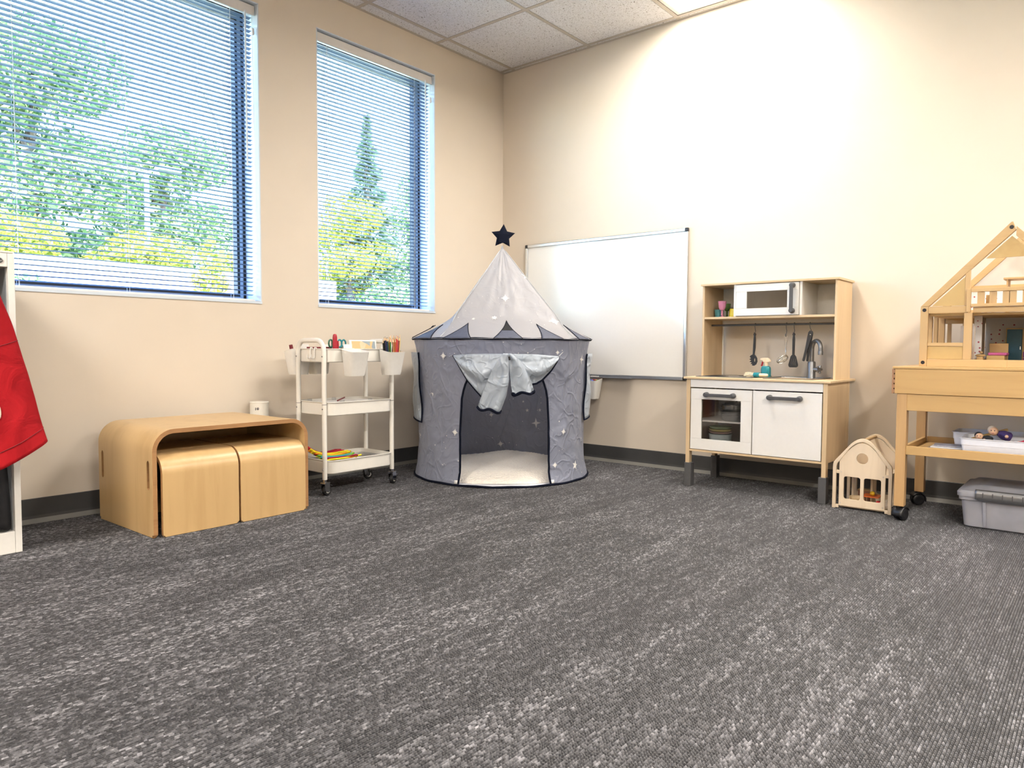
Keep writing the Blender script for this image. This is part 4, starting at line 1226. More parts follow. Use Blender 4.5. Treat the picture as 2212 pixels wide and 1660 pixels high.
# fleece cushion lying in the tent
mat_ = thing('fleece_mat', 'thick cream fleece mat filling the tent floor', 'mat', (TC[0], TC[1], .006), TR_)
def fm(u, v):
    x = -.40+.80*u; yy = -.405+.79*v
    lim = sqrt(max(.0, .430**2-x*x)); lo = max(-.405, -lim); hi = lim*.96
    yy = lo+(hi-lo)*v
    e = min(u, 1-u)*8; e2 = min(v, 1-v)*9
    h = .050*min(1, e)**.5*min(1, e2)**.5
    h += .020*max(0, mnoise.noise(Vector((x*4.5, yy*4.5, 1.3))))*min(1, e2)+.016*v*v*(1+.9*sin(x*13+1))
    h += .003*mnoise.noise(Vector((x*60, yy*60, 0)))+.0025*mnoise.noise(Vector((x*120, yy*120, 4)))
    return (x, yy, max(0.001, h))
mb = MB().grid(fm, 150, 140)
mb.grid(lambda u, v: (fm(u, v)[0], fm(u, v)[1], .0), 12, 12)
obj('fleece', mb, 'fleece', mat_, world=False, angle=180)

# ------------------------------------------------------------------ whiteboard
wy0, wy1, wz0, wz1 = -1.407, -.213, .527, 1.402
wb = thing('whiteboard', 'wide white dry-erase board with aluminium frame and black corners', 'whiteboard', (0, (wy0+wy1)/2, wz0))
obj('panel', MB().box(-.010, -.001, wy0+.012, wy1-.012, wz0+.012, wz1-.012), 'board_white', wb, smooth=False)
f_ = .020
for b_ in ((-.017, -.001, wy0+f_, wy1-f_, wz1-f_, wz1), (-.017, -.001, wy0+f_, wy1-f_, wz0, wz0+f_), (-.017, -.001, wy0, wy0+f_, wz0+f_, wz1-f_), (-.017, -.001, wy1-f_, wy1, wz0+f_, wz1-f_)):
    box('frame_rail', b_, 'aluminium', wb, bevel=.004)
for yy in (wy0, wy1-f_):
    for zz in (wz0, wz1-f_):
        box('corner_cap', (-.0185, -.001, yy-.001, yy+f_+.001, zz-.001, zz+f_+.001), 'black_plastic', wb, bevel=.005)
mk = MB().tube([(-.0178, wy0+.108-.004*k, wz1-.010+(.004 if k % 2 else -.004)) for k in range(5)], .0014, 5)
mk.box(-.0178, -.0174, wy0+.045, wy0+.082, wz1-.0105, wz1-.0095)
obj('maker_mark', mk, 'mark_blue', wb)
box('pen_ledge', (-.040, -.0175, wy0+.35, wy1-.02, wz0-.001, wz0+.004), 'aluminium', wb, bevel=.001)

# cup of markers hung on the ledge
cc = (-.062, -.785)
t = thing('marker_cup', 'white plastic cup of colourful markers hung under the whiteboard', 'cup', (cc[0], cc[1], .395))
def L2(hw, d, z, dx=0): return [(cc[0]+dx+a, cc[1]+b2, z) for a, b2 in rr(-d, d, -hw, hw, .016, 5)]
mb = MB().loft([L2(.046, .026, .398, -.004), L2(.050, .030, .395, -.004), L2(.053, .033, .405, -.003), L2(.066, .043, .505), L2(.0665, .0435, .508), L2(.064, .041, .508), L2(.050, .030, .410, -.003)])
for k, v in enumerate(mb.v):
    if v[2] > .5: mb.v[k] = (v[0], v[1], v[2]+(v[0]-cc[0]+.043)*.20)
obj('body', mb, 'white_plastic', t)
box('clip', (-.022, -.0165, cc[1]-.03, cc[1]+.03, .500, .536), 'white_plastic', t)
random.seed(9)
mcols = [('red', 'red_paint'), ('green', 'green_plastic'), ('yellow', 'yellow_paint'), ('blue', 'blue_plastic'), ('black', 'black_plastic'), ('orange', 'orange_paint'), ('teal', 'teal_paint'), ('pink', 'pink_plastic')]
for k in range(18):
    nm, mt = mcols[k % 8]
    x_ = cc[0]-.022+.021*(k % 3); y_ = cc[1]-.046+.0184*(k//3)
    zt = .512+.008*random.random()-.006*(k % 3 == 0)
    mbm = MB().lathe([(.0001, .440), (.0070, .442), (.0078, zt-.008), (.006, zt-.002), (.0001, zt)], Matrix.Translation((x_, y_, 0)), 10)
    solo('marker', mbm, mt, '%s topped marker in the cup under the whiteboard' % nm, 'marker', (x_, y_, .44), group='%s markers under the whiteboard' % nm)

# ------------------------------------------------------------------ play kitchen
KX = -.410; KL, KR = -1.608, -2.306          # front plane, left and right outer faces (world Y)
kit = thing('play_kitchen', 'birch and white toy kitchen with grey handles beside the whiteboard', 'toy kitchen', (-.21, (KL+KR)/2, 0))
def kbox(name, x0, x1, yl, yr, z0, z1, mat, par=None, bevel=.0012, **kw):
    return box(name, (x0, x1, yr, yl, z0, z1), mat, par or kit, bevel=bevel, **kw)
# four legs with grey feet
for x0, x1 in ((KX, KX+.034), (-.092, -.058)):
    for yl, yr in ((KL, KL-.020), (KR+.020, KR)):
        lg = kbox('leg', x0, x1, yl, yr, .115, .556, 'kitchen_ply_z')
        kbox('foot', x0-.003, x1+.004, yl+.004 if yl == KL else yl+.012, yr-.012 if yl == KL else yr-.004, 0, .122, 'sock_grey', lg, bevel=.002)
# carcass
kbox('side_panel', KX+.0345, -.0925, KL-.001, KL-.013, .185, .556, 'kitchen_ply_z')
kbox('side_panel', KX+.0345, -.0925, KR+.013, KR+.001, .185, .556, 'kitchen_ply_z')
kbox('bottom_panel', KX+.002, -.058, KL-.020, KR+.020, .183, .193, 'kitchen_ply')
kbox('back_panel', -.057, -.051, KL-.001, KR+.001, .193, .556, 'white_lacquer')
kbox('middle_panel', KX+.016, -.058, -1.953, -1.963, .193, .512, 'white_lacquer')
kbox('oven_shelf', KX+.022, -.058, KL-.030, -1.952, .338, .346, 'white_lacquer')
kbox('fascia', KX+.002, KX+.014, KL-.021, KR+.021, .514, .556, 'white_lacquer')
# worktop with hob and sink
top = kbox('worktop', KX-.010, -.012, KL+.014, KR-.014, .556, .567, 'kitchen_ply', bevel=.002)
hob = kbox('hob_plate', -.375, -.085, -1.640, -1.930, .567, .5705, 'hob_grey', bevel=.003)
for x_, y_ in ((-.30, -1.72), (-.165, -1.85)):
    obj('hob_ring', MB().lathe([(.040, .5705), (.042, .572), (.060, .572), (.062, .5705)], Matrix.Translation((x_, y_, 0)), 28), 'bolt_black', hob)
snk = obj('sink_bowl', tub([(rr(-.375, -.075, -2.225, -1.985, .02), .567), (rr(-.376, -.074, -2.226, -1.984, .02), .5715), (rr(-.36, -.155, -2.21, -2.0, .02), .5715), (rr(-.350, -.165, -2.20, -2.01, .02), .535), (rr(-.34, -.175, -2.19, -2.02, .015), .532)], cap_first=False), 'dark_steel', kit)
# doors
def handle(par, yl, yr, z, horiz=True, x=None):
    x = KX-.002 if x is None else x
    mb = MB()
    if horiz:
        for yy in (yl, yr):
            M4 = frame((x, yy, z), (0, 1, 0), (0, 0, 1)) @ Matrix.Rotation(pi, 4, 'X')
            mb.lathe([(.0130, -.001), (.0130, .010), (.0115, .024), (.009, .028)], frame((x, yy, z), (0, -1, 0), (0, 0, 1)), 18)
        mb.obox(Matrix.Translation((x-.0235, (yl+yr)/2, z-.0015)), .010, abs(yl-yr)+.004, .0165)
    else:
        for zz in (yl, yr):
            mb.lathe([(.0130, -.001), (.0130, .010), (.0115, .024), (.009, .028)], frame((x, z, zz), (0, -1, 0), (0, 0, 1)), 18)
        mb.obox(Matrix.Translation((x-.0235, z, (yl+yr)/2)), .010, .0165, abs(yl-yr)+.004)
    return obj('handle', mb, 'handle_grey', par, bevel=.002)
def framed_door(name, x0, x1, yl, yr, z0, z1, st_l, st_r, rl_b, rl_t):
    """door of two full-width rails and two stiles around a pane"""
    F4 = frame((x0+.007, 0, 0), (0, -1, 0), (0, 0, 1))
    d = obj(name, plate([[(-yl, z0), (-yr, z0), (-yr, z1), (-yl, z1)], [(-yl+st_l, z0+rl_b), (-yr-st_r, z0+rl_b), (-yr-st_r, z1-rl_t), (-yl+st_l, z1-rl_t)]], .010, F4), 'white_lacquer', kit, smooth=False)
    for za, zb in ((z1-rl_t, z1), (z0, z0+rl_b)): box('rail', (x0, x0+.0019, yr, yl, za, zb), 'white_lacquer', d, bevel=.0007)
    box('stile', (x0, x0+.0019, yl-st_l, yl-.0005, z0+rl_b+.0006, z1-rl_t-.0006), 'white_lacquer', d, bevel=.001)
    box('stile', (x0, x0+.0019, yr+.0005, yr+st_r, z0+rl_b+.0006, z1-rl_t-.0006), 'white_lacquer', d, bevel=.001)
    box('glass_pane', (x0+.006, x0+.008, yr+st_r, yl-st_l, z0+rl_b, z1-rl_t), 'door_glass', d, bevel=0)
    return d
d = framed_door('oven_door', KX+.002, KX+.014, KL-.024, -1.953, .196, .508, .059, .055, .055, .054)
handle(d, -1.722, -1.862, .479)
d = kbox('cupboard_door', KX+.002, KX+.014, -1.958, KR+.0245, .196, .508, 'white_lacquer')
handle(d, -2.044, -2.184, .480)
# hutch
HX = -.265; HL, HR = -1.620, -2.296
kbox('hutch_side', HX, -.022, HL, HL-.011, .567, 1.040, 'kitchen_ply_z')
kbox('hutch_side', HX, -.022, HR+.011, HR, .567, 1.040, 'kitchen_ply_z')
kbox('hutch_top', HX-.008, -.014, HL+.008, HR-.008, 1.040, 1.051, 'kitchen_ply')
kbox('hutch_shelf', HX+.002, -.026, HL-.011, HR+.011, .866, .877, 'kitchen_ply')
kbox('hutch_back', -.028, -.022, HL-.011, HR+.011, .850, 1.040, 'cabinet_white')
for yl, yr in ((-1.790, -1.802), (-2.121, -2.133)):
    kbox('divider', HX+.002, -.028, yl, yr, .877, 1.040, 'white_lacquer')
for yl, yr in ((HL-.0112, HL-.018), (HR+.018, HR+.0112)): kbox('back_strip', -.034, -.026, yl, yr, .567, .866, 'white_lacquer')
d = framed_door('microwave_door', HX-.004, HX+.008, -1.804, -2.119, .880, 1.037, .056, .056, .036, .036)
handle(d, 1.022, .899, -2.090, horiz=False, x=HX-.004)
RLX = -.170
obj('hanging_rail', MB().tube([(RLX, HL-.011, .836), (RLX, HR+.011, .836)], .0052, 12), 'handle_grey', kit)
# tap
fx, fy_ = -.150, -2.150
t_ = MB().lathe([(.0215, .567), (.0205, .572), (.019, .575), (.019, .645), (.0165, .651), (.0001, .651)], Matrix.Translation((fx, fy_, 0)), 22)
tp = obj('tap_body', t_, 'faucet_grey', kit)
pts = [(fx, fy_, .64), (fx, fy_, .70)] + [(fx-.018*(1-cos(radians(a))), fy_-.026*(1-cos(radians(a))), .715+.038*sin(radians(a))) for a in range(0, 181, 15)] + [(fx-.036, fy_-.052, .690)]
obj('tap_spout', MB().tube(pts, .0105, 14), 'faucet_grey', tp)
e_ = Vector((-.57, -.82, 0))
obj('spout_collar', MB().lathe([(.0118, .684), (.0122, .700), (.0105, .704)], Matrix.Translation((fx-.036, fy_-.052, 0)), 16), 'faucet_grey', tp)
kc = Vector((fx, fy_, .612)); kd = Vector((-.25, -.97, 0))
mb = MB().tube([kc+kd*.015, kc+kd*.040], [.012, .013], 14)
for a in range(0, 360, 72):
    u_ = Vector((-kd.y, kd.x, 0))*cos(radians(a))+Vector((0, 0, 1))*sin(radians(a))
    mb.tube([kc+kd*.042, kc+kd*.042+u_*.020], [.007, .0055], 8)
obj('tap_knob', mb, 'faucet_grey', tp)

# utensils on S-hooks
def s_hook(y, zbot, label, skew=0):
    x = RLX
    pts = [(x-.0085, y, .828)] + [(x-.0085*cos(radians(a)), y, .836+.0085*sin(radians(a))) for a in range(0, 181, 30)]
    pts = [(x+.0085*cos(radians(a)), y, .836+.0085*sin(radians(a))) for a in range(-20, 181, 25)]
    pts += [(x-.006, y-.001+skew*.3, .815), (x-.002, y-.002+skew*.7, .805), (x-.001, y+skew, zbot+.010)]
    pts += [(x-.001-.007*(1-cos(radians(a))), y+skew, zbot+.004-.006*sin(radians(a))) for a in (30, 90, 150, 180)] + [(x-.0155, y+skew, zbot+.012)]
    return solo('hook', MB().tube(pts, .0016, 6), 'handle_grey', label, 'hook', (x, y, .83), group='hooks on the toy kitchen rail')
UX = -.176
# slotted serving ladle with teeth
y = -1.870; s_hook(y, .786, 'grey hook holding the black pasta ladle')
t = thing('pasta_ladle', 'black toothed pasta ladle hanging on the toy kitchen rail', 'utensil', (UX, y, .62))
loop = [(UX, y+.0052*cos(a), .786+.006*sin(a)) for a in [i*2*pi/12 for i in range(12)]]
mb = MB().tube(loop, .0024, 6, closed=True)
mb.loft([[(UX+b2, y+a+dy, z) for a, b2 in rr(-w_, w_, -.0035, .0035, .003, 3)] for z, w_, dy in ((.784, .0045, 0), (.76, .0065, 0), (.72, .0068, .001), (.69, .0055, .003), (.675, .006, .004))])
obj('handle', mb, 'black_plastic', t)
hd = [(-.016, .676), (-.006, .682), (.008, .679), (.017, .664), (.019, .646), (.013, .632), (.002, .625), (-.008, .627), (-.004, .634), (-.014, .634), (-.008, .642), (-.020, .645), (-.011, .652), (-.021, .658), (-.012, .663), (-.020, .671)]
out_ = [(-a*1.0-.001, b2) for a, b2 in hd]
mb = plate([[(a, b2-.654) for a, b2 in out_], [(-.001+.004*cos(q)-.008*0-.0055+.0, .0+.011*sin(q)) for q in [i*2*pi/10 for i in range(10)]]], .003, frame((UX, y+.004, .654), (0, 1, 0), (0, 0, 1)), .001)
obj('head', mb, 'black_plastic', t)
# whisk
y = -2.030; s_hook(y, .777, 'grey hook holding the wire whisk')
t = thing('wire_whisk', 'thin steel wire whisk hanging between pasta ladle and spatula', 'utensil', (UX, y, .63))
mb = MB().tube([(UX, y, .684), (UX, y+.004, .735), (UX, y+.0085, .765), (UX, y+.006, .780), (UX, y-.006, .780), (UX, y-.0085, .765), (UX, y-.003, .735), (UX, y-.001, .684)], .0013, 6)
obj('handle', mb, 'steel', t)
mb = MB(); cW = Vector((UX-.004, y+.014, .660)); ax_ = Vector((-.2, .75, -.45)).normalized(); s1_ = ax_.cross(Vector((1, 0, 0))).normalized(); s2_ = ax_.cross(s1_)
for k in range(7):
    a = pi*k/7; d_ = s1_*cos(a)+s2_*sin(a)
    mb.tube([cW+ax_*(.030*cos(q))+d_*(.017*sin(q)) for q in [i*2*pi/16 for i in range(16)]], .0008, 5, closed=True)
mb.tube([cW+s1_*(.0172*cos(q))+s2_*(.0172*sin(q)) for q in [i*2*pi/16 for i in range(16)]], .0008, 5, closed=True)
mb.tube([(UX, y, .684), cW-ax_*.030], .0012, 5)
obj('wire_head', mb, 'steel', t)
# spatula
y = -2.069; s_hook(y, .784, 'grey hook holding the slotted spatula')
t = thing('spatula', 'black slotted toy spatula hanging on the rail', 'utensil', (UX, y, .62))
mb = MB().tube([(UX, y+.005*cos(a), .785+.005*sin(a)) for a in [i*2*pi/12 for i in range(12)]], .0024, 6, closed=True)
mb.loft([[(UX+b2, y+a, z) for a, b2 in rr(-w_, w_, -.0035, .0035, .003, 3)] for z, w_ in ((.782, .0045), (.76, .0066), (.70, .0062), (.676, .006))])
obj('handle', mb, 'black_plastic', t)
blade = [(-.007, .682), (.007, .682), (.013, .674), (.023, .634), (.022, .626), (.016, .621), (-.016, .621), (-.022, .626), (-.023, .634), (-.013, .674)]
slots_ = [[(c0+s_*.0016+(.0012*sin((z_-.634)*180)), z_-.65) for s_, z_ in ((-1, .632), (1, .632), (1, .645), (1, .664), (-1, .664), (-1, .645))] for c0 in (-.009, 0, .009)]
mb = plate([[(a, b2-.65) for a, b2 in blade]]+slots_, .003, frame((UX, y, .65), (0, 1, 0), (0, 0, 1)), .0008)
obj('blade', mb, 'black_plastic', t)
# tongs
y = -2.150; s_hook(y+.006, .793, 'grey hook holding the black tongs', skew=-.008)
t = thing('tongs', 'black plastic toy tongs hanging behind the tap', 'utensil', (UX-.002, y, .65))
for dx, ddy, zb in ((-.004, .030, .653), (.006, .014, .652)):
    a_ = Vector((UX-.002+dx*.3, y-.001, .792)); b_ = Vector((UX-.002+dx, y+ddy, zb))
    d_ = (b_-a_).normalized(); sd_ = Vector((1, 0, 0)).cross(d_).normalized()
    M4 = Matrix((sd_, d_, sd_.cross(d_))).transposed().to_4x4(); M4.translation = a_
    L_ = (b_-a_).length
    pol = [(-.0105, 0), (-.007, -.008), (0, -.011), (.007, -.008), (.0105, 0), (.010, .02), (.0055, L_*.6), (.005, L_-.004), (.003, L_), (-.003, L_), (-.005, L_-.004), (-.0055, L_*.6), (-.010, .02)]
    obj('arm', plate([pol, [(.003*cos(q), -.002+.003*sin(q)) for q in [i*2*pi/10 for i in range(10)]]], .0035, M4, .0008), 'black_plastic', t)
obj('pivot', MB().tube([(UX-.008, y-.001, .784), (UX+.004, y-.001, .784)], .0028, 8), 'steel', t)

# spray bottle and brush on the worktop
sx_, sy_ = -.215, -1.985
sx_, sy_ = -.245, -1.958
t = thing('toy_spray_bottle', 'teal toy spray bottle with wooden head and red trigger', 'toy bottle', (sx_, sy_, .5715))
oct_ = lambda w_, z: [(sx_+a, sy_+b2, z) for a, b2 in rr(-w_, w_, -w_, w_, w_*.45, 1)]
obj('bottle', MB().loft([oct_(.0205, .5715), oct_(.0215, .574), oct_(.0215, .612), oct_(.0185, .622), oct_(.012, .626)]), 'teal_paint', t, bevel=.001, angle=25)
obj('neck', MB().lathe([(.0095, .626), (.0095, .648)], Matrix.Translation((sx_, sy_, 0)), 14), 'pale_beech', t)
hdp = [(.020, .646), (.022, .662), (.012, .667), (-.012, .666), (-.022, .656), (-.024, .648), (-.015, .645), (.006, .646)]
hdp = [(.026, .655), (.026, .664), (.014, .667), (-.008, .667), (-.018, .660), (-.023, .648), (-.008, .645), (.012, .645), (.016, .654)]
obj('head', MB().prism([(a, b2) for a, b2 in hdp], frame((sx_+.010, sy_, 0), (0, 1, 0), (0, 0, 1)), -.020), 'pale_beech', t, bevel=.002)
obj('trigger', MB().tube([(sx_, sy_+.017, .648), (sx_, sy_+.019, .638), (sx_, sy_+.023, .626)], .0045, 8), 'red_paint', t)
bc = Vector((-.305, -1.905, .582))
t = thing('toy_mop', 'toy brush with cotton strands, teal collar and wooden handle lying down', 'toy brush', (bc.x, bc.y, .567))
dB = Vector((-.02, -1, .0)).normalized()
random.seed(21); mb = MB()
for k in range(46):
    a = 2*pi*random.random(); q = .011*sqrt(random.random())
    o_ = bc+dB*.018+Vector((q*cos(a), 0, q*sin(a)))
    e_ = bc-dB*random.uniform(.006, .028)+Vector((random.uniform(-.024, .020), 0, random.uniform(-.011, .012)))
    mid = (o_+e_)/2+Vector((0, 0, .004*random.random()))
    for p_ in (o_, mid, e_): p_.z = max(p_.z, .5705)
    mb.tube([o_, mid, e_], .0022, 5)
obj('cotton_strands', mb, 'mop_cotton', t, kind='stuff')
obj('collar', MB().tube([bc+dB*.014, bc+dB*.018, bc+dB*.044], [.0105, .0125, .0125], 14), 'teal_paint', t)
obj('handle', MB().tube([bc+dB*.044, bc+dB*.082, bc+dB*.086], [.0082, .0075, .005], 12), 'pale_beech', t)

# cups on the hutch shelf
def goblet(c, s_, mat, label, h=.086):
    t = thing('toy_goblet', label, 'toy cup', (c[0], c[1], .877))
    M4 = Matrix.Translation((c[0], c[1], .877))
    obj('foot', MB().lathe([(.0001, .0), (.019*s_, .0005), (.018*s_, .003), (.006*s_, .007), (.0045*s_, .012)], M4, 20), mat, t)
    obj('stem', MB().lathe([(.0045*s_, .0115), (.0065*s_, .017), (.004*s_, .023), (.0065*s_, .030), (.004*s_, .036)], M4, 14), mat, t)
    obj('bowl', MB().lathe([(.004*s_, .036), (.014*s_, .043), (.0185*s_, .055), (.022*s_, h), (.0208*s_, h), (.017*s_, .056), (.012*s_, .046), (.0001, .043)], M4, 10), mat, t, angle=15)
def tumbler(c, mat, label, h=.044, inv=False):
    r0, r1 = (.0195, .025) if not inv else (.025, .0205)
    M4 = Matrix.Translation((c[0], c[1], .877))
    if not inv: prof = [(.0001, 0), (r0, .0005), (r1, h), (r1-.0015, h), (r0-.0015, .003), (.0001, .003)]
    else: prof = [(r0-.002, 0), (r0, .0), (r0, .008), (r0-.001, .010), (r1, h-.002), (r1-.002, h), (.012, h), (.011, h-.003), (.0001, h-.003)]
    solo('toy_cup', MB().lathe(prof, M4, 14), mat, label, 'toy cup', (c[0], c[1], .877), angle=15)
tumbler((-.165, -1.663+.042, 0) if False else (-.150, -1.662), 'turquoise', 'small turquoise tumbler on the upper left kitchen shelf')
goblet((-.185, -1.694), 1.0, 'pink_plastic', 'pink ribbed goblet on the upper left kitchen shelf')
tumbler((-.165, -1.750), 'yellow_plastic', 'yellow upside-down cup on the upper left kitchen shelf', h=.046, inv=True)
goblet((-.085, -1.678), .9, 'clear_green', 'green goblet half hidden behind the pink one', h=.078)
tumbler((-.075, -1.742), 'brown_plastic', 'brown cup at the back between goblet and yellow cup', h=.036)
# cookware in the oven
ox, oy = -.315, -1.826
def pan(c, r, z, h, mat, name, label, ears=False, long_=False):
    t = thing(name, label, 'toy pan', (c[0], c[1], z))
    obj('pot', MB().lathe([(.0001, z), (r*.86, z), (r*.96, z+h*.25), (r, z+h), (r+.003, z+h+.001), (r+.003, z+h+.003), (r-.002, z+h+.002), (r*.93, z+h*.3), (.0001, z+.004)], Matrix.Translation((c[0], c[1], 0)), 30), mat, t)
    if ears:
        for s_ in (-1, 1):
            e_ = [(c[0]+.016*sin(q), c[1]+s_*(r+.001+.014*cos(q)), z+h*.75) for q in [(-pi/2+pi*i/8) for i in range(9)]]
            obj('side_handle', MB().tube(e_, .0026, 7), mat, t)
    if long_:
        obj('long_handle', MB().tube([(c[0]-.01, c[1]-r+.004, z+h), (c[0]-.02, c[1]-r-.02, z+h+.002), (c[0]+.02, c[1]-r-.03, z+h+.002)], [.006, .005, .004], 8), mat, t)
pan((ox, oy), .064, .346, .026, 'dark_steel', 'frying_pan', 'steel toy frying pan at the bottom of the oven stack')
pan((ox, oy), .066, .3735, .018, 'dark_steel', 'shallow_pan', 'shallow steel toy pan under the eared pot in the oven')
pan((ox+.002, oy+.004), .058, .393, .030, 'steel', 'cooking_pot', 'shiny steel toy pot with ear handles topping the oven stack', ears=True)
lt = thing('pot_lid', 'grey lid resting tilted on the toy oven pot', 'lid', (ox, oy, .425))
M4 = Matrix.Translation((ox, oy-.010, .4295)) @ Matrix.Rotation(.12, 4, 'X')
obj('disc', MB().lathe([(.0001, .010), (.03, .008), (.058, 0), (.058, -.003), (.0001, -.001)], M4, 28), 'faucet_grey', lt)
obj('knob', MB().lathe([(.005, .009), (.004, .016), (.008, .020), (.0001, .022)], M4, 12), 'black_plastic', lt)
bzs = .1945
for k, (mt, lab, z, h) in enumerate((('bowl_blue', 'pale blue deep toy bowl at the bottom of the oven stack', bzs, .080), ('bowl_pink', 'dusty pink toy plate on the pale blue bowl in the oven', bzs+.0825, .010), ('bowl_yellow', 'yellow toy plate in the middle of the oven stack', bzs+.0935, .012), ('bowl_green', 'green toy plate on top of the oven stack', bzs+.1065, .012))):
    c_ = (-.322, -1.758)
    r = .058
    solo('toy_bowl', MB().lathe([(.0001, z), (r*.80, z), (r*.86, z+h*.15), (r, z+h), (r-.003, z+h), (r*.82, z+.004), (.0001, z+.003)], Matrix.Translation((c_[0], c_[1], 0)), 30), mt, lab, 'toy dish', (c_[0], c_[1], z), group='stacked toy dishes in the oven')

# ------------------------------------------------------------------ rolling table
AX, BXT = -.550, -.085                     # front, back (world X)
TL_, TRr = -2.600, -3.640                  # left, right (world Y)
tab = thing('play_table', 'honey maple play table on black casters carrying the dollhouse', 'table', ((AX+BXT)/2, (TL_+TRr)/2, 0))
box('table_top', (AX, BXT, TRr, TL_, .633, .643), 'maple', tab, bevel=.002)
box('front_board', (AX, AX+.018, TRr, TL_-.010, .531, .632), 'maple', tab)
box('back_board', (BXT-.018, BXT, TRr, TL_-.010, .531, .632), 'maple', tab)
sb = box('end_board', (AX+.0185, BXT-.0185, TL_-.018, TL_-.0005, .531, .632), 'maple', tab)
for k in range(5):
    z = .5335+.0205*k
    if k < 5: box('joint_finger', (AX-.0006, AX+.018, TL_-.0100 if k % 1 else TL_-.0105, TL_+.0005, z, z+.0145), 'end_grain', sb, bevel=0)
box('corner_edge', (AX-.0004, AX+.018, TL_-.0062, TL_+.0006, .531, .632), 'end_grain', sb, bevel=0)
box('end_board', (AX+.0185, BXT-.0185, TRr, TRr+.018, .531, .632), 'maple', tab)
box('front_apron', (AX+.006, AX+.024, TRr+.055, TL_-.056, .462, .531), 'maple', tab)
box('back_apron', (BXT-.04, BXT-.022, TRr+.055, TL_-.056, .462, .531), 'maple', tab)
for xa, xb in ((AX+.004, AX+.046), (BXT-.060, BXT-.020)):
    for yl in (TL_-.019, TRr+.057):
        lg = box('leg', (xa, xb, yl-.038, yl, .062, .531), 'maple_z', tab, bevel=.002)
        cx_, cy_ = (xa+xb)/2, yl-.019
        ang = 2.2 if xa > -.3 else -.35
        M4 = Matrix.Translation((cx_, cy_, 0)) @ Matrix.Rotation(ang, 4, 'Z')
        cs = MB().lathe([(.006, .045), (.006, .064)], Matrix.Translation((cx_, cy_, 0)), 8)
        def hood(u, v, M4=M4):
            a = radians(-15+165*u); r_ = .030
            return M4 @ Vector((.010-r_*cos(a), -.022+.044*v, .0265+r_*sin(a)))
        cs.grid(hood, 12, 4)
        c_ = obj('caster', cs, 'black_plastic', lg, solid=.003)
        for s_ in (-1, 1):
            MW = M4 @ Matrix.Translation((.010, s_*.013, .0265)) @ Matrix.Rotation(pi/2, 4, 'X')
            obj('wheel', MB().lathe([(.0001, -.007), (.012, -.008), (.020, -.0085), (.0245, -.006), (.0262, 0), (.0245, .006), (.020, .0085), (.012, .008), (.0001, .007)], MW, 26), 'black_plastic', tab)
# lower shelf tray
box('shelf', (AX+.020, BXT-.022, TRr+.058, TL_-.058, .283, .293), 'maple', tab)
box('shelf_rail', (AX+.006, AX+.020, TRr+.056, TL_-.0575, .280, .316), 'maple', tab)
box('shelf_rail', (BXT-.022, BXT-.008, TRr+.056, TL_-.0575, .280, .316), 'maple', tab)
box('shelf_rail', (AX+.0465, BXT-.0605, TL_-.058, TL_-.044, .280, .316), 'maple', tab)
box('shelf_rail', (AX+.0465, BXT-.0605, TRr+.044, TRr+.058, .280, .316), 'maple', tab)

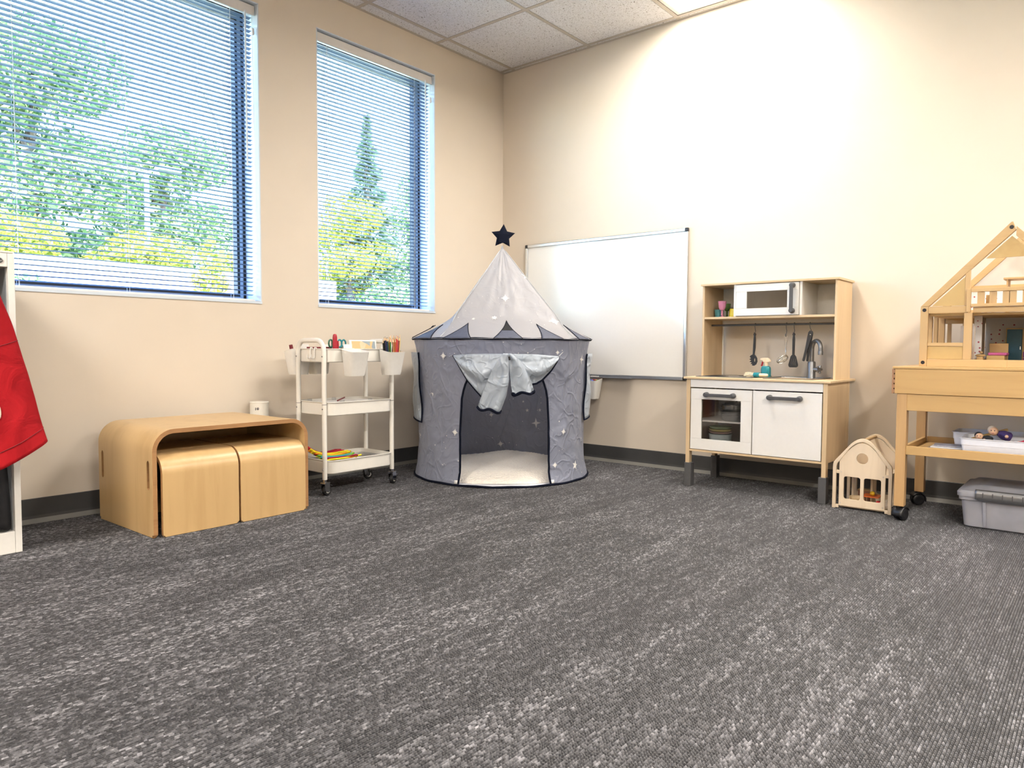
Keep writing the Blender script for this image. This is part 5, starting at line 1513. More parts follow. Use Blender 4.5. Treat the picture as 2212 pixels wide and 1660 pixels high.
# ------------------------------------------------------------------ open timber dollhouse on the table
FX, BK = -.495, -.100
CY = -2.988; HZ = .6435
dh = thing('dollhouse', 'large open timber-frame dollhouse with balcony on the play table', 'dollhouse', ((FX+BK)/2, CY, HZ))
def hb(name, x0, x1, y0, y1, z0, z1, mat='house_pine', par=None, bevel=.001): return box(name, (x0, x1, y0, y1, z0, z1), mat, par or dh, bevel=bevel)
for sg in (1, -1):          # 1: left half as seen, -1: mirrored right half
    Y = lambda d: CY+sg*d
    for x0, x1 in ((FX, FX+.020), (BK-.020, BK)):
        ps = hb('corner_post', x0, x1, Y(.302), Y(.274), HZ, .888, 'house_pine_z')
        if x0 == FX:
            for z in (.660, .874):
                obj('bolt', MB().lathe([(.0075, 0), (.0072, .0015), (.003, .002), (.0001, .0008)], frame((FX, Y(.288), z), (0, -1, 0), (0, 0, 1)), 16), 'bolt_black', ps)
        hb('bottom_rail', x0, x1, Y(.2735), Y(0), HZ, .674)
        # rafter
        a_ = Vector((0, Y(.302-.010), .888-.010+.012)); 
        xm = (x0+x1)/2
        pol = [(.302, .8885), (.2745, .8885), (0.0, 1.160), (0.0, 1.2)]
        pol = [(.302, .8885), (.273, .8885), (.0, 1.163 if sg == 1 else 1.163), (.0, 1.203)]
        if x0 == FX and sg == 1: pol = [(.302, .8885), (.273, .8885), (-.012, 1.172), (-.002, 1.204), (.004, 1.203)]
        if x0 == FX and sg == -1: pol = [(.302, .8885), (.273, .8885), (.013, 1.150), (.013, 1.186)]
        rfm = MB().prism([(sg*p, q) for p, q in pol], frame((x1, CY, 0), (0, 1, 0), (0, 0, 1)), -(x1-x0)) if False else MB().prism([(sg*p, q) for p, q in pol], frame((x0, CY, 0), (0, 1, 0), (0, 0, 1)), x1-x0)
        ra = obj('rafter', rfm, 'house_pine', dh, bevel=.001)
        if x0 == FX and sg == 1:
            obj('bolt', MB().lathe([(.0075, 0), (.0072, .0015), (.003, .002), (.0001, .0008)], frame((FX, CY+.002, 1.183), (0, -1, 0), (0, 0, 1)), 16), 'bolt_black', ra)
        # floor beam of the bedroom
        hb('floor_beam', x0+.001, x1-.001, Y(.2735), Y(.138), .860, .8875)
    for xx in (FX+.0005,):
        hb('inner_post', xx, xx+.019, Y(.148), Y(.120), .6745, .8595, 'house_pine_z')
        up_ = MB().prism([(sg*.148, .888), (sg*.131, .888), (sg*.131, 1.030), (sg*.148, 1.013)], frame((xx, CY, 0), (0, 1, 0), (0, 0, 1)), .018)
        obj('attic_post', up_, 'house_pine_z', dh, bevel=.001)
    # lower window bay: sill panel, sill rail, head rail
    hb('bay_panel', FX+.006, FX+.012, Y(.2735), Y(.1485), .6745, .7265, 'house_panel')
    hb('bay_rail', FX+.002, FX+.016, Y(.2735), Y(.1485), .7270, .741)
    hb('bay_head', BK-.016, BK-.004, Y(.272), Y(.120), .828, .858)
    for d in (.264, .205, .150): hb('window_bar', BK-.014, BK-.006, Y(d), Y(d-.016), .6745, .828, 'house_pine_z')
    hb('wall_board', FX+.024, BK-.024, Y(.290), Y(.284), .6745, .730, 'house_panel')
    hb('side_bar', FX+.13, FX+.146, Y(.296), Y(.280), .6745, .860, 'house_pine_z'); hb('side_bar', FX+.25, FX+.266, Y(.296), Y(.280), .6745, .860, 'house_pine_z')
    hb('side_beam', FX+.0205, BK-.0205, Y(.300), Y(.276), .861, .8875)
    # sloping eave board behind the rafter
    ev = MB().prism([(sg*.262, .889), (sg*.1485, .889), (sg*.1485, 1.003)], frame((FX+.004, CY, 0), (0, 1, 0), (0, 0, 1)), .006)
    obj('eave_board', ev, 'house_panel', dh)
    rp = MB().prism([(sg*.300, .8905), (sg*.292, .8905), (sg*.132, 1.050), (sg*.132, 1.058)], frame((FX+.021, CY, 0), (0, 1, 0), (0, 0, 1)), .20)
    # attic balcony balusters
    for d0 in (.105, .065, .022): hb('baluster', FX-.004, FX+.004, Y(d0), Y(d0-.024), .894, .940, 'house_pine_z')
    hb('balcony_post', FX-.010, FX+.008, Y(.140), Y(.126), .862, .953, 'house_pine_z')
    hb('partition', FX+.12, BK-.024, Y(.128), Y(.120), .6745, .858, 'light_grey_wood')
gb = MB().prism([(.082, 1.070), (-.082, 1.070), (0, 1.150)], frame((FX+.006, CY, 0), (0, 1, 0), (0, 0, 1)), .008)
obj('gable_board', gb, 'house_panel', dh)
gbk = MB().prism([(.082, 1.070), (-.082, 1.070), (0, 1.150)], frame((BK-.014, CY, 0), (0, 1, 0), (0, 0, 1)), .008)
hb('balcony_rail', FX-.008, FX+.006, CY-.1255, CY+.1255, .9405, .954); hb('balcony_rail', FX-.010, FX+.006, CY-.1255, CY+.1255, .882, .8940)
hb('upper_floor', FX+.021, BK-.001, CY-.272, CY+.272, .8505, .8595, 'house_panel')
hb('upper_floor_nose', FX+.0, FX+.0205, CY-.1185, CY+.1185, .860, .8815)
hb('lower_floor', FX+.021, BK-.021, CY-.272, CY+.272, .6445, .6500, 'house_panel')
hb('back_wall', BK-.012, BK-.004, CY-.1195, CY+.1195, .6745, .850, 'wallpaper_dots')
hb('attic_back_rail', BK-.018, BK-.002, CY-.20, CY+.20, .978, .992)
hb('attic_back_wall', BK-.012, BK-.006, CY-.20, CY+.20, .862, .9775, 'wallpaper_dots')
hb('wallpaper_strip', FX+.119, FX+.1205, CY+.10, CY+.128, .6745, .858, 'wallpaper_dots')
# furniture of the dollhouse
def wardrobe():
    t = thing('doll_wardrobe', 'blue doored doll wardrobe inside the dollhouse lower room', 'doll furniture', (BK-.045, CY-.035, .6505))
    box('body', (BK-.062, BK-.020, CY-.115, CY+.040, .6505, .8050), 'house_panel', t)
    d = box('door', (BK-.067, BK-.0625, CY-.018, CY+.036, .6560, .8000), 'deep_blue', t); box('handle', (BK-.070, BK-.0672, CY-.014, CY-.011, .715, .728), 'steel', d, bevel=0)
    box('shelf_niche', (BK-.0635, BK-.0625, CY-.105, CY-.026, .715, .795), 'brown_plastic', t, bevel=0)
    for k in (0, 1):
        dr = box('drawer', (BK-.067, BK-.0625, CY-.110, CY-.022, .656+.026*k, .680+.026*k), 'purple', t); box('handle', (BK-.070, BK-.0672, CY-.060, CY-.044, .667+.026*k, .670+.026*k), 'steel', dr, bevel=0)
wardrobe()
t = thing('doll_bed', 'small yellow wooden doll bed with pink quilt in the dollhouse', 'doll furniture', (-.30, CY+.055, .6505))
box('headboard', (-.262, -.256, CY+.020, CY+.086, .6505, .740), 'house_panel', t); box('frame', (-.36, -.2625, CY+.022, CY+.084, .6505, .690), 'house_panel', t); box('quilt', (-.355, -.265, CY+.016, CY+.080, .6905, .702), 'pink_quilt', t, bevel=.004)
t = thing('doll_toilet', 'wooden doll toilet with round seat inside the dollhouse', 'doll furniture', (-.40, CY+.100, .6505))
M4 = Matrix.Translation((-.41, CY+.098, 0))
obj('pedestal', MB().box(-.425, -.395, CY+.088, CY+.110, .6505, .686), 'house_pine', t, bevel=.002); obj('seat', MB().lathe([(.0001, .686), (.017, .687), (.018, .691), (.012, .695), (.0001, .695)], M4, 18), 'house_pine', t)
obj('flush_knob', MB().sphere((-.392, CY+.098, .702), .0055, 10, 6), 'house_pine', t)
hp = Matrix.Translation((-.435, CY+.1165, 0)) @ Matrix.Rotation(radians(62), 4, 'Z')
t = thing('doll_door', 'pale wooden doll door standing ajar in the dollhouse', 'doll furniture', (-.435, CY+.1165, .6505))
obj('leaf', MB().obox(hp @ Matrix.Translation((.030, 0, .7305)), .060, .005, .160), 'light_grey_wood', t, bevel=.001); obj('knob', MB().sphere(hp @ Vector((.050, -.006, .725)), .004, 8, 6), 'house_pine', t)
t = thing('doll_desk', 'small wooden doll desk on the dollhouse upper floor', 'doll furniture', (-.36, CY-.030, .8600))
box('top', (-.42, -.33, CY-.060, CY+.030, .990, .998), 'house_pine', t); box('side', (-.415, -.335, CY+.014, CY+.020, .8600, .990), 'house_pine', t); box('side', (-.415, -.335, CY-.056, CY-.050, .8600, .990), 'house_pine', t)
t = thing('doll_chair', 'curved wooden doll chair behind the dollhouse balusters', 'doll furniture', (-.44, CY+.066, .8600))
box('seat', (-.46, -.42, CY+.055, CY+.085, .882, .888), 'house_pine', t); box('backrest', (-.424, -.420, CY+.055, CY+.085, .8885, .932), 'house_pine', t, bevel=.0015)
for x_ in (-.458, -.424):
    for d_ in (.057, .080): box('leg', (x_, x_+.004, CY+d_, CY+d_+.004, .8600, .8818), 'house_pine', t, bevel=0)

# ------------------------------------------------------------------ small carry dollhouse on the floor
mx0 = -.452; my = -2.470
mh = thing('carry_dollhouse', 'small pale beech carry dollhouse with round attic hole on the carpet', 'dollhouse', (-.335, my, 0))
def arch_out(hw, hs, ha, r):
    """outline from bottom left up over a soft gable to bottom right"""
    p = [(-hw, 0)]
    p += [(-hw, hs-.02), (-hw+.003, hs-.006), (-hw+.012, hs+.006)]
    q_ = [(.052, ha-.031), (.042, ha-.0205), (.032, ha-.012), (.022, ha-.0056), (.011, ha-.0014)]
    p += [(-a, b2) for a, b2 in q_]+[(0, ha)]+q_[::-1]
    p += [(hw-.012, hs+.006), (hw-.003, hs-.006), (hw, hs-.02), (hw, 0)]
    return p
outer = arch_out(.121, .214, .320, .03); inner = arch_out(.107, .207, .305, .03)
for nm, x in (('front_arch', mx0), ('rear_arch', -.222)):
    mb = MB(); n_ = len(outer); F4 = FRX(x); F4.translation = Vector((x, my, 0))
    vs = [F4 @ Vector((a, b2, d)) for d in (0, -.013) for a, b2 in outer] + [F4 @ Vector((a, b2, d)) for d in (0, -.013) for a, b2 in inner]
    fs = []
    for k in range(n_-1):
        fs += [(k, k+1, 2*n_+k+1, 2*n_+k), (n_+k, n_+k+1, 3*n_+k+1, 3*n_+k), (k, k+1, n_+k+1, n_+k), (2*n_+k, 2*n_+k+1, 3*n_+k+1, 3*n_+k)]
    fs += [(0, n_, 3*n_, 2*n_), (n_-1, 2*n_-1, 4*n_-1, 3*n_-1)]
    mb.add(vs, fs); obj(nm, mb, 'pale_beech', mh, bevel=.0012)
def circ(cx_, cy_, r, n=22): return [(cx_+r*cos(2*pi*i/n), cy_+r*sin(2*pi*i/n)) for i in range(n)]
panel_o = [(-.0935, .014), (.0935, .014), (.0935, .226), (.088, .234), (.040, .2795), (.028, .290), (.016, .2965), (0, .299), (-.016, .2965), (-.028, .290), (-.040, .2795), (-.088, .234), (-.0935, .226)]
for nm, x in (('front_panel', mx0+.0085), ('rear_panel', -.226)):
    F4 = frame((x, my, 0), (0, -1, 0), (0, 0, 1))
    mb = plate([panel_o, circ(0, .231, .025), rr(-.076, -.005, .044, .147, .011), rr(.007, .079, .044, .147, .011)], .008, F4, .001)
    pn = obj(nm, mb, 'pale_beech', mh)
    for a, b2 in ((-.086, .165), (.086, .160), (-.086, .026), (.086, .026)):
        obj('dowel_end', MB().lathe([(.0036, 0), (.0034, .0008), (.0001, .0009)], F4 @ Matrix.Translation((a, b2, .0048)), 12), 'light_grey_wood', pn)
box('base_floor', (mx0+.015, -.232, my-.092, my+.092, .006, .0135), 'pale_beech', mh); box('attic_floor', (mx0+.015, -.232, my-.104, my+.104, .158, .166), 'pale_beech', mh)
for s_ in (-1, 1):
    for z0 in (.002, .157):
        for x0 in (mx0+.002, -.236): box('peg_block', (x0, x0+.012, my+s_*.094, my+s_*.108, z0, z0+.015), 'pale_beech', mh, bevel=.002)
obj('carry_bar', MB().tube([(mx0+.004, my, .3085), (-.229, my, .3085)], .0068, 14), 'house_pine', mh)
for y_ in (.060, -.020): box('inner_post', (-.34, -.33, my+y_, my+y_+.010, .014, .157), 'pale_beech', mh)
# its furniture
t = thing('doll_armchair', 'rounded pale doll armchair inside the carry dollhouse', 'doll furniture', (-.37, my+.035, .0135))
def armf(u, v):
    a = radians(-100+200*u); return (-.372+.030*cos(a)*1.0, my+.038+.030*sin(a), .014+.034*v)
obj('curved_back', MB().grid(armf, 14, 1), 'kitchen_ply', t, solid=.004); obj('seat', MB().lathe([(.025, .014), (.025, .026), (.0001, .0265)], Matrix.Translation((-.372, my+.038, 0)), 18), 'kitchen_ply', t)
t = thing('doll_table', 'orange topped doll table inside the carry dollhouse', 'doll furniture', (-.345, my-.020, .0135))
box('top', (-.385, -.305, my-.055, my+.018, .052, .056), 'orange_paint', t)
for x_ in (-.380, -.314):
    for y_ in (-.050, .008): box('leg', (x_, x_+.005, my+y_, my+y_+.005, .0138, .052), 'pale_beech', t, bevel=0)
solo('toy_lemon', MB().sphere((-.352, my-.022, .0660), .0105, 14, 10, (1, 1.05, .95)), 'yellow_paint', 'yellow toy ball on the orange doll table', 'toy ball', (-.352, my-.022, .056))
t = thing('doll_dining_chair', 'brown doll chair right of the orange doll table', 'doll furniture', (-.335, my-.072, .0135))
box('seat', (-.350, -.322, my-.080, my-.060, .036, .040), 'light_grey_wood', t); obj('backrest', MB().obox(Matrix.Translation((-.336, my-.064, .062)) @ Matrix.Rotation(.25, 4, 'X'), .030, .004, .045), 'light_grey_wood', t, bevel=.002)
for x_ in (-.348, -.328):
    for y_ in (-.079, -.065): box('leg', (x_, x_+.004, my+y_, my+y_+.004, .0138, .036), 'light_grey_wood', t, bevel=0)
solo('red_block', MB().box(-.415, -.392, my-.082, my-.052, .0138, .044), 'bright_red', 'red doll stool block inside the carry dollhouse', 'toy block', (-.40, my-.067, .0138), bevel=.0015)
t = thing('doll_sideboard', 'dark doll sideboard at the back of the carry dollhouse', 'doll furniture', (-.27, my+.03, .0135))
box('body', (-.285, -.250, my+.004, my+.055, .0138, .062), 'brown_plastic', t); box('lid', (-.290, -.250, my+.002, my+.057, .0622, .067), 'house_pine', t)
solo('orange_bead', MB().sphere((-.37, my-.035, .1735), .0075, 12, 8), 'orange_paint', 'small orange bead on the carry dollhouse attic floor', 'toy ball', (-.37, my-.035, .166))

# ------------------------------------------------------------------ things on the table shelf
SZ = .2932
def open_tray(name, x0, x1, y0, y1, z0, h, label, mat='cool_white_plastic'):
    A = lambda g, r=.012: rr(x0-g, x1+g, y0-g, y1+g, r, 4)
    t = thing(name, label, 'tray', ((x0+x1)/2, (y0+y1)/2, z0))
    obj('tub', tub([(A(-.010), z0), (A(-.008), z0+.002), (A(-.003), z0+h*.6), (A(-.001), z0+h*.61), (A(0), z0+h-.003), (A(.004), z0+h-.002), (A(.004), z0+h), (A(-.002), z0+h), (A(-.010), z0+.004)]), mat, t)
    return t
open_tray('white_tray', -.515, -.345, -3.230, -2.845, SZ, .070, 'white plastic tray of peg dolls at the shelf front')
open_tray('white_bin', -.325, -.150, -3.180, -2.790, SZ, .074, 'white plastic tray behind the doll tray on the shelf')
for k in range(5):
    mb = MB().obox(Matrix.Translation((-.46+.012*k, -2.775-.006*k, SZ+.003+.0052*k)) @ Matrix.Rotation(.15*sin(k*2.1), 4, 'Z'), .10-.004*k, .12, .0044)
    solo('paper_stack', mb, 'paper_grey' if k % 2 == 0 else 'paper_white', '%s printed card in the pile left of the shelf trays' % ['lowest', 'second lowest', 'middle', 'second highest', 'topmost'][k], 'card', (-.46, -2.775, SZ), group='printed cards on the shelf')
def peg_doll(name, c, d, body, label, hair='doll_hair', r=.016, L=.055, head=True):
    c = Vector(c); d = Vector(d).normalized()
    t = thing(name, label, 'doll', tuple(c))
    obj('body', MB().tube([c, c+d*L*.15, c+d*L*.6, c+d*L*.95], [r*.75, r*1.05, r, r*.5], 12), body, t)
    sd = d.cross(Vector((0, 0, 1))); sd = (Vector((0, 1, 0)) if sd.length < .1 else sd.normalized())
    for s_ in (-1, 1):
        ar = obj('arm', MB().tube([c+d*L*.75+sd*s_*r*.7, c+d*L*.55+sd*s_*r*1.9, c+d*L*.50+sd*s_*r*2.5], [r*.4, r*.36, r*.33], 8), body, t)
        obj('hand', MB().sphere(c+d*L*.50+sd*s_*r*2.75, r*.36, 8, 6), 'skin_doll', ar)
    hd = obj('head', MB().sphere(c+d*(L+r*.75), r*.95, 14, 10), 'skin_doll', t)
    obj('hair', MB().sphere(c+d*(L+r*1.0)+Vector((.35*r, 0, .15*r)), r*.95, 12, 8), hair, hd)
    fc = c+d*(L+r*.75)
    ey = MB()
    for s_ in (-1, 1): ey.sphere(fc+Vector((-.88*r, s_*r*.32, .22*r)), r*.12, 6, 4)
    obj('eyes', ey, 'ink_dark', hd); obj('mouth', MB().box(fc.x-.95*r, fc.x-.86*r, fc.y-.22*r, fc.y+.22*r, fc.z-.36*r, fc.z-.28*r), 'red_paint', hd, bevel=0)
    return t
peg_doll('purple_doll', (-.435, -3.005, SZ+.075), (-.15, .55, .22), 'doll_purple', 'cloth doll in dark purple sprawled across the white tray', hair='light_grey_wood', r=.018, L=.050)
peg_doll('black_doll', (-.455, -2.945, SZ+.060), (.1, .8, .25), 'doll_black', 'black dressed doll lying face down in the tray corner', hair='doll_black', r=.015, L=.035)
peg_doll('red_doll', (-.455, -3.070, SZ+.045), (0, .1, 1), 'doll_red', 'blond doll in red sitting at the right of the tray', r=.014, L=.032)
peg_doll('rust_doll', (-.47, -2.975, SZ+.045), (.3, -.7, .1), 'doll_rust', 'rust coloured doll half buried in the middle of the tray', hair='brown_plastic', r=.013, L=.030)
mb = MB().obox(Matrix.Translation((-.40, -2.93, SZ+.080)) @ Matrix.Rotation(-.35, 4, 'X') @ Matrix.Rotation(.4, 4, 'Z'), .02, .13, .010)
solo('wooden_plank', mb, 'house_panel', 'thin wooden toy plank bridging the two white trays', 'toy block', (-.40, -2.93, SZ+.07), bevel=.001)
t = thing('black_pail', 'black toy pail with wire handle at the shelf end', 'toy pail', (-.24, -3.085+.02, SZ+.0))
px_, py_ = -.44, -3.335
px_, py_ = -.085-.15, -3.30
M4 = Matrix.Translation((px_, py_, 0))
obj('bucket', MB().lathe([(.0001, SZ), (.085, SZ), (.112, SZ+.150), (.115, SZ+.152), (.110, SZ+.152), (.083, SZ+.004), (.0001, SZ+.004)], M4, 32), 'pot_black', t)
obj('wire_handle', MB().tube([(px_-.02, py_+.112*cos(a), SZ+.135-.065*sin(a)) if False else (px_-.113*sin(a)-.003, py_+.113*cos(a), SZ+.140-.05*sin(a)) for a in [pi*i/16 for i in range(17)]], .0022, 6), 'steel', t)

# ------------------------------------------------------------------ storage bin under the table
b0x, b1x, b0y, b1y = -.485, -.165, -3.300, -2.845
sbn = thing('storage_bin', 'frosted plastic storage bin with latched lid under the play table', 'storage bin', ((b0x+b1x)/2, (b0y+b1y)/2, 0))
A = lambda g, r=.022: rr(b0x-g, b1x+g, b0y-g, b1y+g, r, 5)
mb = tub([(A(-.022), .0015), (A(-.014), .006), (A(-.004), .110), (A(.004), .113), (A(.004), .128), (A(.0015), .128), (A(-.007), .110), (A(-.018), .009)])
obj('tub', mb, 'frosted_plastic', sbn)
for yy in (b1y-.06, b0y+.06):
    obj('moulded_rib', MB().beam((b0x-.004, yy-.025 if yy > -3 else yy+.025, .110), (b0x+.012, yy-.03, .012), .010, .006), 'frosted_plastic', sbn)
ld = tub([(A(.009), .127), (A(.010), .142), (A(.004), .151), (A(-.010), .153), (A(-.030), .166), (A(-.055), .170), (A(-.060), .166), (A(-.075), .166)], cap_first=True)
ldo = obj('lid', ld, 'frosted_plastic', sbn)
lt = MB()
def latf(u, v):
    yy = -2.900-.190*u
    pr_ = [(-.492, .158), (-.499, .155), (-.503, .146), (-.503, .128), (-.499, .122)]
    k = v*(len(pr_)-1); i = min(int(k), len(pr_)-2); w_ = k-i
    return (pr_[i][0]+(pr_[i+1][0]-pr_[i][0])*w_, yy, pr_[i][1]+(pr_[i+1][1]-pr_[i][1])*w_-(.004 if 0.02 < u < .98 and v > .9 else 0))
latch = obj('latch', MB().grid(latf, 24, 12), 'faucet_grey', sbn, solid=.003, label='dark grey snap latch')
for u in (.14, .31, .48, .65, .82): box('latch_rib', (-.5075, -.5055, -2.900-.190*u-.0015, -2.900-.190*u+.0015, .130, .150), 'handle_grey', latch, bevel=0)
random.seed(31)
for k in range(14):
    cx_ = random.uniform(b0x+.05, b1x-.05); cy_ = random.uniform(b0y+.06, b1y-.06)
    pass
solo('folded_fabric', MB().loft([[(x, y, z+.006*mnoise.noise(Vector((x*20, y*20, z*30)))) for x, y in rr(b0x+.035+g, b1x-.035-g, b0y+.035+g, b1y-.035-g, .03, 6)] for z, g in ((.0125, .004), (.03, 0), (.07, .003), (.086, .02), (.090, .06))]), 'light_grey_wood', 'brownish folded cloth inside the frosted storage bin', 'cloth', ((b0x+b1x)/2, (b0y+b1y)/2, .0125))

# ------------------------------------------------------------------ white wardrobe cabinet and costumes
c0x, c1x, cyf, cyb, ch = -3.88, -3.047, -.434, -.022, 1.022
cab = thing('wardrobe_cabinet', 'white open-front dress-up cabinet at the left edge', 'cabinet', ((c0x+c1x)/2, (cyf+cyb)/2, 0))
for x0, x1 in ((c0x, c0x+.020), (c1x-.020, c1x)):
    box('side_panel', (x0, x1, cyf, cyb, 0, ch-.001), 'cabinet_white', cab, bevel=.0015)
box('top_panel', (c0x, c1x, cyf, cyb, ch, ch+.006), 'cabinet_white', cab); 
tr = box('top_rail', (c0x+.0205, c1x-.0205, cyf+.001, cyf+.018, ch-.047, ch-.0005), 'cabinet_white', cab)
obj('lock', MB().lathe([(.008, 0), (.008, .002), (.005, .003), (.004, .0015), (.0001, .001)], frame((-3.088, cyf, ch-.026), (1, 0, 0), (0, 0, 1)), 16), 'dark_steel', tr)
box('kick_rail', (c0x+.0205, c1x-.0205, cyf+.001, cyf+.018, 0, .074), 'cabinet_white', cab)
box('bottom_shelf', (c0x+.0205, c1x-.0205, cyf+.0185, cyb-.006, .060, .074), 'cabinet_white', cab)
box('back_panel', (c0x+.0205, c1x-.0205, cyb-.006, cyb, .074, ch-.0005), 'cabinet_grey', cab)
box('side_lining', (c1x-.0225, c1x-.0203, cyf+.020, cyb-.007, .075, ch-.048), 'cabinet_grey', cab, bevel=0); box('side_lining', (c0x+.0203, c0x+.0225, cyf+.020, cyb-.007, .075, ch-.048), 'cabinet_grey', cab, bevel=0)
obj('hanging_rod', MB().tube([(c0x+.0215, -.25, .955), (c1x-.0215, -.25, .955)], .010, 10), 'steel', cab)

# red jacket hung on the front rail
jy = -.520; jx = -3.315
jk = thing('red_jacket', 'red cotton jacket with wide hemmed sleeve hung on the cabinet', 'jacket', (jx, jy, .30))
hg = [(jx+.012*cos(a), jy+.075+.012*0, 1.035+.012*sin(a)) for a in (0,)]
hk_pts = [(jx, cyf+.024, 1.000), (jx, cyf+.022, 1.034), (jx, cyf-.005, 1.038), (jx, cyf-.030, 1.030), (jx, jy+.008, .985), (jx, jy, .945), (jx, jy, .915)]
obj('hanger_hook', MB().tube(hk_pts, .0025, 7), 'steel', jk)
obj('hanger', MB().tube([(jx-.20, jy, .855), (jx-.12, jy, .895), (jx, jy, .920), (jx+.12, jy, .895), (jx+.20, jy, .855)], .007, 8), 'black_plastic', jk)
def body_f(u, v):
    a = 2*pi*u; z = .918-.56*v
    hw = .045+.135*min(1, v*6)**.7+.03*v; th = .022+.022*min(1, v*4)
    fold = .010*sin(a*5+1.2)*v
    zz = z - (.05*abs(cos(a))**1.5 if v < .12 else .05*abs(cos(a))**1.5*max(0, 1-(v-.12)*3))
    return (jx+hw*cos(a), jy+(th+fold)*sin(a), zz)
obj('body', MB().grid(body_f, 48, 30, closeu=True), 'red_cotton', jk, solid=.003, angle=180)
def sleeve_f(u, v, sg=1):
    a = 2*pi*u
    # centre line from shoulder to hem, and half widths
    top_ = Vector((jx+.150, jy-.008, .868)); bot_ = Vector((jx+.243, jy-.045, .352))
    c = top_.lerp(bot_, v); ax_ = (bot_-top_).normalized()
    sd = Vector((1, 0, .25)).normalized(); sd = (sd-ax_*sd.dot(ax_)).normalized()
    hw = .048+.034*v+.006*sin(v*5); th = .020+.010*v
    w_ = .004*sin(3*a+v*11)+.005*mnoise.noise(Vector((u*8 if u < .5 else (1-u)*8, v*7, 2.0)))
    tilt = .028*cos(a)*v
    p = c+sd*(hw+.3*w_)*cos(a)+Vector((0, -1, 0))*(th+w_)*sin(a)+ax_*(-tilt)
    return (jx+sg*(p.x-jx), p.y, p.z)
for sg in (1, -1):
    sl_ = obj('sleeve', MB().grid(lambda u, v: sleeve_f(u, v, sg), 48, 44, closeu=True), 'red_cotton', jk, solid=.003, offset=-1, angle=180)
    for v_, nm in ((.31, 'seam'), (.905, 'hem_stitch')):
        obj(nm, MB().tube([Vector(sleeve_f(u/48, v_, sg))+Vector((0, -.0012 if 0 < u < 24 else .0012, 0)) for u in range(48)], .0013, 5, closed=True), 'cape_red', sl_)
# cream swirl badge on the sleeve
sc_ = Vector(sleeve_f(.39, .66)); bdg = MB()
bp = [Vector(sleeve_f(.375+.028*cos(q), .66+.055*sin(q)))+Vector((0, -.003, 0)) for q in [i*2*pi/18 for i in range(18)]]
bdg.tube(bp, .0032, 6, closed=True)
bdg.tube([Vector(sleeve_f(.375+.017*cos(q)*(1-q/7), .66+.034*sin(q)*(1-q/7)))+Vector((0, -.003, 0)) for q in [i*.45 for i in range(12)]], .0032, 6)
obj('swirl_badge', bdg, 'jacket_cream', jk, label='cream swirl badge on the sleeve')
# black trousers and dark red cape inside the cabinet
def hanging_cloth(name, label, cat, mat, x, y, hw, th, z0, z1, seedv):
    t = thing(name, label, cat, (x, y, z0))
    def f(u, v):
        a = 2*pi*u; z = z1+(z0-z1)*v; w_ = hw*(.75+.25*min(1, v*1.5))
        return (x+(w_+.004*sin(v*8+seedv))*cos(a), y+(th*(.6+.4*v)+.006*sin(4*a+seedv)*v)*sin(a)+.004*sin(v*5+seedv), z+(.006*sin(3*a+seedv) if v > .98 else 0))
    mb = MB().grid(f, 36, 24, closeu=True)
    obj('cloth', mb, mat, t, solid=.002, angle=180)
    obj('hanger', MB().tube([(x-hw*.6, y, z1-.004), (x+hw*.6, y, z1-.004)], .006, 8).tube([(x, y, z1), (x, y, .93), (x, (y-.25)/2, .962), (x, -.25, .9685)], .0025, 6), 'steel', t)
hanging_cloth('black_trousers', 'black trousers hanging below the red sleeve', 'trousers', 'trouser_black', -3.118, -.408, .040, .020, .085, .70, .4)
hanging_cloth('dark_red_cape', 'dark red cape hanging left of the black trousers', 'cape', 'cape_red', -3.235, -.420, .062, .020, .078, .72, 1.9)
hanging_cloth('blue_costume', 'dark blue costume hanging deep in the cabinet', 'costume', 'costume_blue', -3.42, -.36, .10, .025, .12, .78, 3.0)

# ------------------------------------------------------------------ outdoors
gp = MB().grid(lambda u, v: (-40+80*u, .25+45*v, -.35+(0 if v < .12 else ((v-.12)*45)*.26)+.25*mnoise.noise(Vector((u*14, v*9, 1)))*min(1, v*6)), 60, 40)
o = struct('ground_slope', gp, 'hill_grass'); tag(o, 'dry grassy bank rising outside the windows', 'ground')
rw = MB().box(-9, 3.2, 6.2, 6.5, -.6, 1.74)
o = struct('retaining_wall', rw, 'concrete', smooth=False); tag(o, 'pale concrete retaining wall below the trees', 'wall')
def leaf_cloud(blobs, n, size, seedv, droop=.0):
    rnd = random.Random(seedv); mb = MB()
    tot = sum(b[3]*b[4]*b[5] for b in blobs)
    for bx_, by_2, bz_, rx, ry, rz_ in blobs:
        for _ in range(int(n*rx*ry*rz_/tot)):
            while True:
                p = Vector((rnd.uniform(-1, 1), rnd.uniform(-1, 1), rnd.uniform(-1, 1)))
                if .35 < p.length < 1: break
            c = Vector((bx_+p.x*rx, by_2+p.y*ry, bz_+p.z*rz_))
            a = Vector((rnd.gauss(0, 1), rnd.gauss(0, 1), rnd.gauss(0, .7))).normalized(); b2 = a.cross(Vector((rnd.gauss(0, 1), rnd.gauss(0, 1), rnd.gauss(0, 1)))).normalized()
            s_ = size*rnd.uniform(.6, 1.3)
            mb.add([c-a*s_, c+b2*s_*.45, c+a*s_, c-b2*s_*.45], [(0, 1, 2, 3)])
    return mb
def ground_z(x, y):
    v = (y-.25)/45; u = (x+40)/80
    return -.35+(0 if v < .12 else ((v-.12)*45)*.26)+.25*mnoise.noise(Vector((u*14, v*9, 1)))*min(1, v*6)
